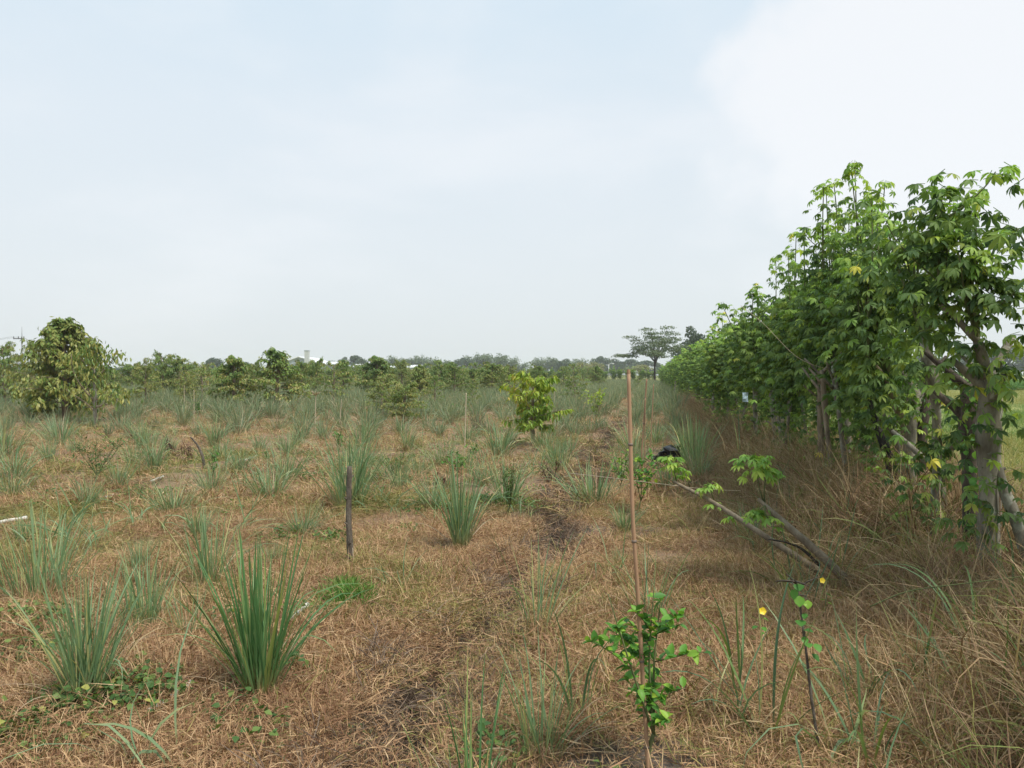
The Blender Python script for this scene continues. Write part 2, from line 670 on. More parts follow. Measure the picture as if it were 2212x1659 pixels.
M['kapok'] = leaf_mat('hedge_leaf', [(0.0, (0.048, 0.093, 0.030)), (0.35, (0.094, 0.167, 0.047)), (0.7, (0.157, 0.245, 0.061)), (0.92, (0.241, 0.334, 0.071)), (0.985, (0.314, 0.382, 0.077)), (1.0, (0.38, 0.40, 0.08))],
                      trans=0.38, rough=0.6)
M['kapok_young'] = leaf_mat('young_hedge_leaf', [(0.0, (0.171, 0.330, 0.066)), (0.6, (0.290, 0.457, 0.093)), (0.94, (0.448, 0.571, 0.110)), (1.0, (0.817, 0.685, 0.110))], trans=0.4, rough=0.55)
M['lemon_far'] = leaf_mat('far_lemongrass_green', [(0.0, (0.117, 0.183, 0.103)), (0.5, (0.180, 0.247, 0.143)), (0.85, (0.235, 0.297, 0.161)), (1.0, (0.379, 0.376, 0.205))], trans=0.3, root=(0.325, 0.287, 0.161), tip=(0.379, 0.356, 0.196), root_w=0.4)
M['durian'] = leaf_mat('durian_leaf', [(0.0, (0.060, 0.120, 0.036)), (0.35, (0.129, 0.213, 0.053)), (0.65, (0.216, 0.297, 0.068)), (0.85, (0.292, 0.269, 0.083)), (1.0, (0.448, 0.389, 0.136))], trans=0.28, rough=0.45)
M['durian_olive'] = leaf_mat('durian_leaf_olive', [(0.0, (0.076, 0.136, 0.038)), (0.4, (0.166, 0.243, 0.055)), (0.7, (0.258, 0.272, 0.074)), (1.0, (0.410, 0.390, 0.115))], trans=0.25, rough=0.45)
M['durian_lime'] = leaf_mat('durian_leaf_lime', [(0.0, (0.090, 0.173, 0.025)), (0.4, (0.224, 0.348, 0.045)), (0.8, (0.419, 0.493, 0.065)), (1.0, (0.448, 0.320, 0.077))], trans=0.35, rough=0.4)
M['citrus'] = leaf_mat('citrus_leaf', [(0.0, (0.055, 0.158, 0.029)), (0.5, (0.100, 0.263, 0.039)), (0.85, (0.199, 0.395, 0.048)), (1.0, (0.399, 0.527, 0.068))], trans=0.32, rough=0.5, spec=0.3)
M['deadleaf'] = leaf_mat('dead_leaf', [(0.0, (0.09, 0.045, 0.03)), (0.5, (0.17, 0.085, 0.055)), (1.0, (0.30, 0.19, 0.12))], trans=0.15)
M['broadblade'] = leaf_mat('broad_blade', [(0.0, (0.07, 0.14, 0.07)), (0.4, (0.12, 0.20, 0.11)), (0.7, (0.14, 0.22, 0.06)), (1.0, (0.34, 0.34, 0.14))], trans=0.3, tip=(0.45, 0.36, 0.2), root=(0.30, 0.24, 0.14))
M['grove'] = leaf_mat('grove_leaf', [(0.0, (0.046, 0.078, 0.046)), (0.6, (0.083, 0.120, 0.062)), (1.0, (0.135, 0.172, 0.089))], trans=0.2)
M['bamboo_leaf'] = leaf_mat('bamboo_grove_leaf', [(0.0, (0.08, 0.12, 0.06)), (0.6, (0.13, 0.175, 0.085)), (1.0, (0.20, 0.23, 0.12))], trans=0.25)
M['cream_leaf'] = leaf_mat('cream_leaf', [(0.0, (0.13, 0.16, 0.06)), (0.5, (0.28, 0.28, 0.12)), (1.0, (0.48, 0.43, 0.22))], trans=0.2)
M['bark'] = bark_mat('grey_bark', [(0.30, (0.09, 0.08, 0.06)), (0.5, (0.20, 0.18, 0.135)), (0.7, (0.33, 0.31, 0.24))], 16, 3.0, 0.8, lichen=(0.33, 0.34, 0.27))
M['bark_dark'] = bark_mat('dark_bark', [(0.35, (0.035, 0.028, 0.022)), (0.6, (0.10, 0.08, 0.06)), (0.75, (0.17, 0.14, 0.11))], 16, 2.5, 0.9)
M['bark_brown'] = bark_mat('brown_bark', [(0.3, (0.11, 0.085, 0.06)), (0.5, (0.22, 0.175, 0.12)), (0.75, (0.36, 0.30, 0.21))], 20, 4, 0.5)
M['char'] = bark_mat('charred_bark', [(0.4, (0.014, 0.013, 0.013)), (0.6, (0.06, 0.055, 0.05)), (0.75, (0.17, 0.16, 0.14))], 30, 3, 0.8)
M['twig'] = bark_mat('green_twig', [(0.3, (0.07, 0.09, 0.035)), (0.7, (0.16, 0.17, 0.07))], 20, 4, 0.2)
M['bamboo'] = bark_mat('bamboo_cane', [(0.3, (0.26, 0.15, 0.085)), (0.6, (0.40, 0.25, 0.15)), (0.8, (0.52, 0.36, 0.23))], 22, 22, 0.15, rough=0.55)
M['bamboo_pale'] = bark_mat('pale_cane', [(0.3, (0.34, 0.27, 0.18)), (0.7, (0.56, 0.47, 0.33))], 22, 10, 0.15, rough=0.6)
M['node'] = plain_mat('cane_node', (0.16, 0.12, 0.09), 0.7)
M['post'] = bark_mat('weathered_post', [(0.3, (0.045, 0.036, 0.028)), (0.5, (0.12, 0.098, 0.075)), (0.75, (0.22, 0.19, 0.15))], 26, 2.0, 1.0)
M['pipe'] = plain_mat('white_pipe', (0.62, 0.58, 0.50), 0.5, 0.12, 9)
M['black'] = plain_mat('black_plastic', (0.03, 0.03, 0.03), 0.45, 0.5, 20)
M['yellow'] = plain_mat('yellow_petal', (0.80, 0.58, 0.02), 0.5, 0.1)
M['white'] = plain_mat('white_petal', (0.75, 0.75, 0.70), 0.5, 0.05)
M['label'] = plain_mat('pale_packet', (0.45, 0.58, 0.62), 0.4, 0.3, 60)
M['concrete'] = plain_mat('grey_wall', (0.36, 0.40, 0.43), 0.8, 0.12, 0.8)
M['chim'] = plain_mat('pale_concrete', (0.48, 0.49, 0.48), 0.8, 0.08, 0.8)
M['roof'] = plain_mat('pale_roof', (0.70, 0.70, 0.68), 0.5, 0.1, 1.5)
M['dark'] = plain_mat('dark_opening', (0.05, 0.05, 0.05), 0.8)
M['steel'] = plain_mat('dark_steel', (0.09, 0.09, 0.09), 0.6)
M['concretepole'] = plain_mat('pole_concrete', (0.22, 0.22, 0.21), 0.8)


def ground_mat():
    m, N, L = base_mat('field_soil')
    out = N.new('ShaderNodeOutputMaterial')
    geo = N.new('ShaderNodeNewGeometry')

    def nz(scale, detail=6, rough=0.6, vec=None):
        n = N.new('ShaderNodeTexNoise')
        n.inputs['Scale'].default_value = scale
        n.inputs['Detail'].default_value = detail
        n.inputs['Roughness'].default_value = rough
        L.new(vec or geo.outputs['Position'], n.inputs[0])
        return n.outputs[0]
    straw = ramp_node(N, [(0.25, (0.12, 0.075, 0.05)), (0.45, (0.24, 0.155, 0.10)), (0.6, (0.36, 0.25, 0.155)), (0.8, (0.47, 0.35, 0.22))])
    L.new(nz(38, 9, 0.75), straw.inputs[0])
    green = ramp_node(N, [(0.3, (0.09, 0.11, 0.04)), (0.7, (0.24, 0.25, 0.10))])
    L.new(nz(30, 8, 0.7), green.inputs[0])
    soil = ramp_node(N, [(0.3, (0.09, 0.07, 0.055)), (0.55, (0.17, 0.135, 0.105)), (0.75, (0.25, 0.20, 0.16))])
    L.new(nz(22, 9, 0.7), soil.inputs[0])
    pad = ramp_node(N, [(0.3, (0.17, 0.20, 0.06)), (0.7, (0.36, 0.34, 0.12))])
    L.new(nz(0.35, 9, 0.7), pad.inputs[0])

    def mix(f, a, b):
        x = N.new('ShaderNodeMix')
        x.data_type = 'RGBA'
        L.new(f, x.inputs['Factor'])
        L.new(a, x.inputs['A'])
        L.new(b, x.inputs['B'])
        return x.outputs['Result']
    g = ramp_node(N, [(0.52, (0, 0, 0)), (0.68, (1, 1, 1))])
    L.new(nz(0.55, 4), g.inputs[0])
    c = mix(g.outputs[0], straw.outputs[0], green.outputs[0])
    sa = N.new('ShaderNodeAttribute')
    sa.attribute_name = 'bare'
    c = mix(sa.outputs['Fac'], c, soil.outputs[0])
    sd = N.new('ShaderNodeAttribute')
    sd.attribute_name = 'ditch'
    umber = ramp_node(N, [(0.3, (0.026, 0.021, 0.018)), (0.7, (0.075, 0.06, 0.048))])  # darker brown ground tone, blended in along the ditch line
    L.new(nz(18, 8, 0.7), umber.inputs[0])
    c = mix(sd.outputs['Fac'], c, umber.outputs[0])
    sb = N.new('ShaderNodeAttribute')
    sb.attribute_name = 'paddy'
    c = mix(sb.outputs['Fac'], c, pad.outputs[0])
    bs = N.new('ShaderNodeBsdfPrincipled')
    bs.inputs['Roughness'].default_value = 0.95
    bs.inputs['Specular IOR Level'].default_value = 0.1
    L.new(c, bs.inputs['Base Color'])
    bp = N.new('ShaderNodeBump')
    bp.inputs['Strength'].default_value = 0.7
    bp.inputs['Distance'].default_value = 0.03
    L.new(nz(30, 9, 0.75), bp.inputs['Height'])
    L.new(bp.outputs[0], bs.inputs['Normal'])
    L.new(bs.outputs[0], out.inputs[0])
    return m


BARE = [(at(1390, 1655), 0.40), (at(1290, 1150), 0.35), (at(640, 1390), 0.12), (Vector((0.1, 2.7, 0)), 0.3)]


def bare_f(x, y):
    x = np.asarray(x, float)
    y = np.asarray(y, float)
    b = np.zeros_like(x)
    for p, r in BARE:
        d = np.hypot(x - p.x, y - p.y) / r + 0.5 * (vn(x * 7, y * 7, 8) - 0.5)
        b = np.maximum(b, 1 - sst(0.7, 1.1, d))
    b = np.maximum(b, 0.65 * sst(0.68, 0.84, 0.65 * vn(x * 1.6 + 7, y * 1.6, 91) + 0.35 * vn(x * 5, y * 5, 92)))
    return b


def build_ground():
    n = 380
    lim = 900.0
    a = 3.2
    u = np.linspace(-1, 1, n) * math.asinh(lim / a)
    xs = a * np.sinh(u)
    ys = 6 + a * np.sinh(u)
    X, Y = np.meshgrid(xs, ys)
    Z = height(X, Y)
    V = np.stack([X, Y, Z], -1).reshape(-1, 3)
    i = np.arange(n - 1)
    I, J = np.meshgrid(i, i)
    q = (J * n + I).ravel()
    F = np.stack([q, q + 1, q + n + 1, q + n], 1)
    mb = MB()
    mb.add(V, F, 0.5, 0.5)
    me = mb.mesh('ground', ground_mat())
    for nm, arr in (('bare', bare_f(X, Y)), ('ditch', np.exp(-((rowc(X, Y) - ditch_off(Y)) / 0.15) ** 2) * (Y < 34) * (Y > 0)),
                    ('paddy', sst(2.9, 3.6, rowc(X, Y)) + sst(115, 140, Y))):
        at_ = me.attributes.new(nm, 'FLOAT', 'POINT')
        at_.data.foreach_set('value', np.clip(arr, 0, 1).astype(np.float32).ravel())
    link('ground', me, kind='structure')


build_ground()

# ------------------------------------------------------------------ haze
def build_haze():
    mb = MB()
    box(mb, (-940, -936, -2.0), (940, 948, 16.0))
    m, N, L = base_mat('haze_air')
    out = N.new('ShaderNodeOutputMaterial')
    v = N.new('ShaderNodeVolumePrincipled')
    v.inputs['Color'].default_value = (0.93, 0.97, 1.0, 1)
    v.inputs['Density'].default_value = HAZE_D
    v.inputs['Anisotropy'].default_value = 0.2
    L.new(v.outputs[0], out.inputs['Volume'])
    o = link('haze', mb.mesh('haze', m, smooth=False), kind='stuff')
    return o


HAZE_D = 0.0005
build_haze()

# ------------------------------------------------------------------ scattering (stuff)
def source(name, me):
    return bpy.data.objects.new(name, me)


def scatter(name, P, rotz, scl, zone, sources, label=None, tilt=None):
    """one stuff object: points carrying instances of the source plants"""
    n = len(P)
    me = bpy.data.meshes.new(name)
    me.vertices.add(n)
    me.vertices.foreach_set('co', np.asarray(P, np.float32).ravel())
    rot = np.zeros((n, 3), np.float32)
    if tilt is not None:
        rot[:, 0] = tilt[0]
        rot[:, 1] = tilt[1]
    rot[:, 2] = rotz
    a = me.attributes.new('rot', 'FLOAT_VECTOR', 'POINT')
    a.data.foreach_set('vector', rot.ravel())
    a = me.attributes.new('scl', 'FLOAT', 'POINT')
    a.data.foreach_set('value', np.asarray(scl, np.float32))
    a = me.attributes.new('zone', 'FLOAT', 'POINT')
    a.data.foreach_set('value', np.broadcast_to(np.asarray(zone, np.float32), (n,)).copy())
    a = me.attributes.new('pick', 'INT', 'POINT')
    a.data.foreach_set('value', rng.integers(0, len(sources), n).astype(np.int32))
    c = bpy.data.collections.new(name + '_sources')
    for s in sources:
        c.objects.link(s)
    ng = bpy.data.node_groups.new(name, 'GeometryNodeTree')
    ng.interface.new_socket('Geometry', in_out='INPUT', socket_type='NodeSocketGeometry')
    ng.interface.new_socket('Geometry', in_out='OUTPUT', socket_type='NodeSocketGeometry')
    N, L = ng.nodes, ng.links
    gi, go = N.new('NodeGroupInput'), N.new('NodeGroupOutput')
    iop = N.new('GeometryNodeInstanceOnPoints')
    ci = N.new('GeometryNodeCollectionInfo')
    ci.inputs['Collection'].default_value = c
    ci.inputs['Separate Children'].default_value = True
    ci.inputs['Reset Children'].default_value = True

    def attr(nm, t):
        x = N.new('GeometryNodeInputNamedAttribute')
        x.data_type = t
        x.inputs['Name'].default_value = nm
        return x.outputs['Attribute']
    iop.inputs['Pick Instance'].default_value = True
    L.new(gi.outputs[0], iop.inputs['Points'])
    L.new(ci.outputs[0], iop.inputs['Instance'])
    L.new(attr('pick', 'INT'), iop.inputs['Instance Index'])
    e2r = N.new('FunctionNodeEulerToRotation')
    L.new(attr('rot', 'FLOAT_VECTOR'), e2r.inputs[0])
    L.new(e2r.outputs[0], iop.inputs['Rotation'])
    L.new(attr('scl', 'FLOAT'), iop.inputs['Scale'])
    L.new(iop.outputs[0], go.inputs[0])
    o = link(name, me, kind='stuff')
    md = o.modifiers.new('scatter', 'NODES')
    md.node_group = ng
    if label:
        o['label'] = label
    return o


def disc(n, r):
    a = rng.uniform(0, 2 * PI, n)
    q = r * np.sqrt(rng.uniform(0, 1, n))
    return np.stack([q * np.cos(a), q * np.sin(a), np.zeros(n)], 1)


def straw_tuft(n, rad, lmin, lmax, w, tilt_mean, mat, segs=3, lie=0.6, droop=0.6):
    mb = MB()
    b = disc(n, rad)
    b[:, 2] = rng.uniform(-0.01, 0.035, n)
    lying = rng.uniform(0, 1, n) < lie
    tilt = np.where(lying, rng.normal(1.45, 0.14, n), np.abs(rng.normal(tilt_mean, 0.35, n)))
    L_ = rng.uniform(lmin, lmax, n) * np.where(lying, 1.0, 0.8)
    V, F, A, k = ribbons(b, rng.uniform(0, 2 * PI, n), tilt, L_, w * rng.uniform(0.6, 1.4, n), np.where(lying, rng.normal(0.1, 0.3, n), np.abs(rng.normal(droop, 0.5, n))), segs,
                         twist=rng.uniform(-1.2, 1.2, n), wob=rng.normal(0, 0.5, n))
    mb.add(V, F, np.repeat(rng.uniform(0, 1, n), k), A)
    return mb.mesh('straw', mat)


def tangle_tuft(n, rad, lmin, lmax, w, mat, segs=5, up=0.5):
    mb = MB()
    b = disc(n, rad)
    tilt = np.abs(rng.normal(up, 0.45, n))
    L_ = rng.uniform(lmin, lmax, n)
    V, F, A, k = ribbons(b, rng.uniform(0, 2 * PI, n), tilt, L_, w * rng.uniform(0.5, 1.5, n), np.abs(rng.normal(1.1, 0.7, n)), segs,
                         twist=rng.uniform(-1.5, 1.5, n), wob=rng.normal(0, 0.9, n), power=1.3)
    mb.add(V, F, np.repeat(rng.uniform(0, 1, n), k), A)
    return mb.mesh('tangle', mat)


def wedge(n, y0, y1, dens, side=0.78, pad=1.6):
    """points in the ground wedge the camera could see, thinned by dens(y) relative to its maximum"""
    y = rng.uniform(y0, y1, n)
    x = rng.uniform(-1, 1, n) * (side * y1 + pad)
    ok = np.abs(x) < side * y + pad
    ok &= rng.uniform(0, 1, n) < dens(y)
    return x[ok], y[ok]


def green_zone(x, y):
    g = sst(0.50, 0.72, vn(x * 0.8 + 3, y * 0.8, 21) * 0.6 + vn(x * 2.3, y * 2.3, 22) * 0.4)
    left = 0.16 * (1 - sst(-3.6, -1.8, rowc(x, y))) * sst(3.5, 5.5, y)
    return np.clip(0.06 + left + 0.68 * (1 - 0.55 * sst(-1.2, -0.4, rowc(x, y))) * g * (0.5 + 0.6 * sst(4, 7, y)), 0, 1)


def put(name, x, y, smin, smax, zone, srcs, dz=0.0, tiltamp=0.12):
    z = height(x, y) + dz
    n = len(x)
    return scatter(name, np.stack([x, y, z], 1), rng.uniform(0, 2 * PI, n), rng.uniform(smin, smax, n), zone, srcs,
                   tilt=(rng.normal(0, tiltamp, n), rng.normal(0, tiltamp, n)))


def ground_cover():
    # mown straw, fine near the camera
    src = [source('straw_tuft', straw_tuft(290, 0.22, 0.025, 0.085, 0.0029, 0.7, M['straw'])) for _ in range(6)] + [source('straw_tuft', straw_tuft(120, 0.24, 0.06, 0.20, 0.0038, 0.6, M['straw'])) for _ in range(2)]
    x, y = wedge(26000, 1.0, 9.5, lambda y: 0.35 + 0.65 * (y < 6))
    keep = (rng.uniform(0, 1, len(x)) > bare_f(x, y) * 0.85) & (rowc(x, y) < 3.2)
    dd = np.abs(rowc(x, y) - ditch_off(y))
    keep &= (dd > 0.12 + 0.12 * rng.uniform(0, 1, len(x)))
    x, y = x[keep], y[keep]
    put('dry_straw', x, y, 0.7, 1.25, green_zone(x, y), src)
    src = [source('coarse_straw_tuft', straw_tuft(150, 0.42, 0.08, 0.22, 0.008, 0.6, M['straw'], segs=2)) for _ in range(6)]
    x, y = wedge(30000, 8.5, 62, lambda y: np.clip((10 / y) ** 1.1, 0, 1))
    keep = rowc(x, y) < 3.0
    x, y = x[keep], y[keep]
    put('dry_straw', x, y, 0.8, 1.5, green_zone(x, y) * 0.9, src)
    # taller tawny wisps all over the beds
    src = [source('tawny_wisp', tangle_tuft(26, 0.10, 0.12, 0.34, 0.0035, M['tangle'])) for _ in range(6)]
    x, y = wedge(9000, 1.5, 32, lambda y: np.clip(9 / y, 0, 1))
    w = vn(x * 0.9, y * 0.9, 31)
    keep = (rowc(x, y) < 2.6) & (w > 0.40) & (bare_f(x, y) < 0.4) & (np.abs(rowc(x, y) - ditch_off(y)) > .22)
    x, y = x[keep], y[keep]
    put('tawny_grass', x, y, 0.6, 1.3, green_zone(x, y) * 0.8, src)
    # loose airy green shoots between the clumps
    src = [source('airy_shoots', tangle_tuft(11, 0.13, 0.18, 0.62, 0.0085, M['lemon'], segs=5, up=0.25)) for _ in range(6)]
    x, y = wedge(5200, 2.4, 34, lambda y: np.clip(9 / y, 0, 1))
    w = vn(x * 0.6 + 4, y * 0.6, 36)
    keep = (rowc(x, y) < 1.6) & (w > 0.50) & (bare_f(x, y) < 0.3) & (np.abs(rowc(x, y) - ditch_off(y)) > .25) & (rng.uniform(0, 1, len(x)) < np.where(y < 6, .35, .9))
    x, y = x[keep], y[keep]
    put('airy_green_shoots', x, y, 0.6, 1.25, 0.0, src)
    # tangled dry bank under the hedge
    src = [source('tangled_grass', tangle_tuft(62, 0.22, 0.30, 0.85, 0.0056, M['tangle'])) for _ in range(7)]
    y = rng.uniform(1.3, 40, 9000)
    c = rng.uniform(0.55, 3.1, 9000)
    x = c + K_ROW * y
    p = np.clip(8 / y, 0.15, 1) * sst(0.5, 1.2, c + 0.5 * (vn(x * 1.4, y * 1.4, 33) - 0.5)) * (1 - 0.75 * sst(2.6, 3.1, c)) * 0.72
    keep = rng.uniform(0, 1, 9000) < p
    x, y, c = x[keep], y[keep], c[keep]
    keep = np.hypot(x - 1.0, y - 2.6) > 0.5
    x, y, c = x[keep], y[keep], c[keep]
    n = len(x)
    z = height(x, y)
    scatter('tangled_dry_grass', np.stack([x, y, z], 1), rng.uniform(0, 6.28, n), rng.uniform(0.6, 1.15, n) * (0.55 + 0.55 * sst(0.8, 2.0, c)) * (1 - 0.30 * (1 - sst(4.2, 6.0, y)) * sst(3.0, 3.7, y)) * rng.uniform(.7, 1.1, n), 0.04 + 0.16 * vn(x * 1.1, y * 1.1, 34), src,
            tilt=(rng.normal(0, 0.3, n), rng.normal(0, 0.3, n)))
    # grey wilted grass hanging in the ditch
    src = [source('ashen_tuft', tangle_tuft(60, 0.12, 0.06, 0.26, 0.0042, M['ash'], up=1.0)) for _ in range(4)]
    y = rng.uniform(1.9, 24, 3800)
    y = y[rng.uniform(0, 1, len(y)) < np.clip(8 / y, 0, 1)]
    x = ditch_off(y) + K_ROW * y + rng.normal(0, 0.13, len(y))
    put('wilted_ditch_grass', x, y, 0.5, 1.2, 0.0, src, tiltamp=0.3)
    # long green blades poking out of the bank
    src = [source('bank_blade', tangle_tuft(7, 0.10, 0.30, 0.70, 0.010, M['broadblade'], segs=7, up=0.35)) for _ in range(6)]
    y = rng.uniform(1.6, 30, 900)
    c = rng.uniform(0.9, 2.9, 900)
    keep = rng.uniform(0, 1, 900) < np.clip(6 / y, 0.08, 1) * 0.30
    y, c = y[keep], c[keep]
    put('green_bank_grass', c + K_ROW * y, y, 0.6, 1.15, 0.0, src)
    # creeping broad-leaved weeds in patches
    lt = leaf_tpl(0.05, 0.038, 3, 0.15, 0.4, 0.4)

    def weed_patch(n, rad, h, size):
        mb = MB()
        b = disc(n, rad)
        b[:, 2] = rng.uniform(0.01, h, n) * (1 - 0.5 * np.hypot(b[:, 0], b[:, 1]) / rad)
        stamp(mb, lt, rotm(rng.uniform(0, 6.28, n), rng.normal(-0.1, 0.35, n), rng.normal(0, 0.4, n)), b, rng.uniform(0.5, 1.2, n) * size, rng.uniform(0, 1, n))
        return mb.mesh('weed', M['weed'])
    src = [source('weed_patch', weed_patch(70, 0.14, 0.11, 0.6)) for _ in range(5)]
    xs, ys = wedge(5200, 1.6, 22, lambda y: np.clip(8 / y, 0, 1))
    keep = (vn(xs * 0.7 + 9, ys * 0.7, 41) > 0.71) & (rowc(xs, ys) < 1.0)
    xs, ys = xs[keep], ys[keep]
    for (U, V, k, r) in ((190, 1520, 16, 0.09), (250, 1500, 6, 0.12), (60, 1340, 10, 0.25), (80, 1610, 6, 0.12), (235, 1075, 26, 0.5), (360, 1085, 16, 0.4),
                         (1095, 1095, 26, 0.2), (850, 1040, 22, 0.2), (950, 1100, 20, 0.2), (600, 1040, 20, 0.35), (130, 1560, 9, 0.15), (60, 1390, 14, 0.3)):
        p = at(U, V)
        xs = np.append(xs, p.x + rng.normal(0, r, k))
        ys = np.append(ys, p.y + rng.normal(0, r, k))
    put('creeping_weeds', xs, ys, 0.6, 1.4, 0.0, src)
    # one bright patch of young grass
    src = [source('young_grass_tuft', tangle_tuft(60, 0.06, 0.05, 0.13, 0.005, M['fresh'], segs=3, up=0.5)) for _ in range(3)]
    p = at(748, 1302)
    a = rng.uniform(0, 6.28, 120)
    r = 0.10 * np.abs(rng.normal(0, 1, 120))
    put('young_green_grass', p.x + r * np.cos(a) * 1.1, p.y + r * np.sin(a) * 1.6, 0.5, 1.3, 0.0, src)
    # ripening paddy beyond the hedge
    src = [source('paddy_tuft', tangle_tuft(60, 0.30, 0.20, 0.42, 0.009, M['paddy'], segs=3, up=0.25)) for _ in range(5)]
    n = 26000
    y = rng.uniform(0.6, 75, n)
    c = 2.75 + rng.uniform(0, 1, n) ** 1.2 * 60
    x = c + K_ROW * y
    keep = (rng.uniform(0, 1, n) < np.clip(10 / y, 0.12, 1)) & (x < 0.95 * y + 3.5)
    x, y = x[keep], y[keep]
    put('paddy_grass', x, y, 0.7, 1.3, np.clip(sst(17, 21, y) * (1 - sst(36, 42, y)) * 0.9 + 0.10, 0, 1), src, dz=-0.03)


ground_cover()

# ------------------------------------------------------------------ lemongrass
LANDMARKS = []                          # (name phrase, x, y)


def lm(phrase, p):
    LANDMARKS.append((phrase, p.x, p.y))


def clump_mesh(nb, L0, spread, mat, segs=5, dry=0.18, w=0.012):
    mb = MB()
    b = disc(nb, 0.11)
    b[:, 0] *= random.uniform(.7, 1.6)
    az = np.arctan2(b[:, 1], b[:, 0]) + rng.normal(0, 0.5, nb)
    q = np.hypot(b[:, 0], b[:, 1]) / 0.11
    tilt = np.abs(rng.normal(0.06, 0.05, nb)) + q * spread * rng.uniform(0.5, 1.2, nb)
    L_ = L0 * rng.uniform(0.45, 1.05, nb)
    droop = np.abs(rng.normal(0.15, 0.22, nb)) + (rng.uniform(0, 1, nb) < 0.30) * rng.uniform(0.5, 2.3, nb)
    V, F, A, k = ribbons(b, az, tilt, L_, w * rng.uniform(0.6, 1.25, nb), droop, segs, power=2.0, twist=rng.uniform(-1.3, 1.3, nb))
    mb.add(V, F, np.repeat(rng.uniform(0, 1, nb), k), A, 0)
    nd = int(nb * dry) + 3
    b = disc(nd, 0.09)
    V, F, A, k = ribbons(b, rng.uniform(0, 6.28, nd), rng.uniform(0.1, 1.3, nd), L0 * rng.uniform(0.25, 0.95, nd), w * 0.7, rng.uniform(0.3, 1.5, nd), 4, twist=rng.uniform(-1, 1, nd))
    mb.add(V, F, np.repeat(rng.uniform(0, 1, nd), k), A, 1)
    return mb.mesh('lemongrass_clump', [mat, M['dryblade']])


def blade_mesh(L0, tilt, droop, w, mat, twist=0.4, segs=8, fold=True):
    V, F, A, k = ribbons(np.zeros((1, 3)), [0.0], tilt, L0, w, droop, segs, power=2.0, twist=np.array([twist]))
    # fold: insert a midrib so that the blade has a keel
    P = V.reshape(segs + 1, 2, 3)
    mid = P.mean(1)
    th = tilt + droop * np.linspace(0, 1, segs + 1) ** 2
    dn = np.stack([np.cos(th), 0 * th, -np.sin(th)], 1)
    hw = np.linalg.norm(P[:, 1] - P[:, 0], axis=1)
    mid = mid + dn * (hw * 0.22)[:, None]
    W = np.stack([P[:, 0], mid, P[:, 1]], 1).reshape(-1, 3)
    F = []
    for s in range(segs):
        for c in range(2):
            F.append((s * 3 + c, s * 3 + c + 1, s * 3 + c + 4, s * 3 + c + 3))
    mb = MB()
    mb.add(W, F, 0.0, np.repeat(np.linspace(0, 1, segs + 1), 3))
    return mb.mesh('blade', mat)


BL = {}
for key, mt in (('vivid', M['lemon_vivid']), ('grey', M['lemon'])):
    BL[key] = [(t, blade_mesh(1.0, t, d, 0.0155, mt, tw)) for t, d, tw in
               ((0.04, 0.05, 0.3), (0.10, 0.12, -0.5), (0.16, 0.2, 0.6), (0.22, 0.2, -0.3), (0.30, 0.25, 0.4), (0.38, 0.35, -0.6), (0.10, 0.9, 0.3), (0.25, 1.3, -0.2), (0.30, 1.9, 0.3), (0.5, 0.6, 0.4), (0.14, 1.6, 0.2))]
DRYB = [blade_mesh(1.0, t, d, 0.014, M['dryblade'], tw) for t, d, tw in ((0.7, 0.9, 0.4), (0.9, 1.0, -0.5), (0.4, 1.5, 0.2), (1.2, 0.4, 0.6))]


def hero_clump(U, V, Vtop, n, key, label, spread=1.0, wide=1.0, dry=18, base_r=0.06):
    p = at(U, V)
    H = (V - Vtop) / F_PX * p.y * 1.08
    t = thing('lemongrass_clump', label, 'lemongrass', p, 0, 'lemongrass clumps planted in the field')
    for i in range(int(n * 1.8)):
        kk = int(rng.choice(11, p=[.13, .14, .13, .12, .11, .09, .07, .06, .05, .04, .06]))
        tl, me = BL[key][kk]
        a = rng.uniform(0, 2 * PI)
        r = base_r * math.sqrt(rng.uniform(0, 1)) * wide
        L_ = H * rng.uniform(0.55, 1.08)
        link('blade', me, t, (r * math.cos(a), r * math.sin(a), 0), (rng.normal(0, 0.11 * spread), rng.normal(0, 0.11 * spread), a + rng.normal(0, 0.5)), (L_ / 1, L_ / 1, L_), tint=float(rng.uniform(0, 1)))
    for i in range(dry):
        a = rng.uniform(0, 2 * PI)
        link('dry_blade', DRYB[int(rng.integers(4))], t, (0.05 * math.cos(a), 0.05 * math.sin(a), 0), (0, 0, a), H * rng.uniform(0.35, 0.75), tint=float(rng.uniform(0, 1)))
    placed.append((p.x, p.y))
    lm_own.append(p)
    return t


placed, lm_own = [], []
hero_clump(562, 1512, 1180, 78, 'vivid', 'big vivid green lemongrass clump beside the broken pale pipe', 1.2, dry=16)
hero_clump(185, 1515, 1235, 72, 'grey', 'lemongrass clump with green creeper wound round its foot', 1.2)
hero_clump(85, 1300, 1105, 60, 'grey', 'broad grey-green lemongrass clump behind the creeper-grown one', 1.4, wide=3)
hero_clump(312, 1365, 1185, 52, 'grey', 'bluish lemongrass clump with dark dry foot, behind and between the two big front ones', 1.0, wide=1.6)
hero_clump(452, 1275, 1100, 42, 'grey', 'tall narrow lemongrass clump standing behind the big vivid green one', 0.8, wide=1.6)
hero_clump(405, 1385, 1250, 16, 'grey', 'thin pale arching lemongrass tuft beside the vivid green clump', 1.8)
hero_clump(995, 1187, 985, 60, 'grey', 'upright fan-shaped lemongrass clump beside the ditch, with a pale sheathed foot', 1.0, dry=10)
hero_clump(755, 1100, 935, 80, 'grey', 'widest lemongrass clump, directly behind the weathered grey post', 1.5, wide=2.6)
hero_clump(1165, 1375, 1150, 12, 'grey', 'sparse lemongrass tuft of few tall blades beyond the ditch', 0.8)
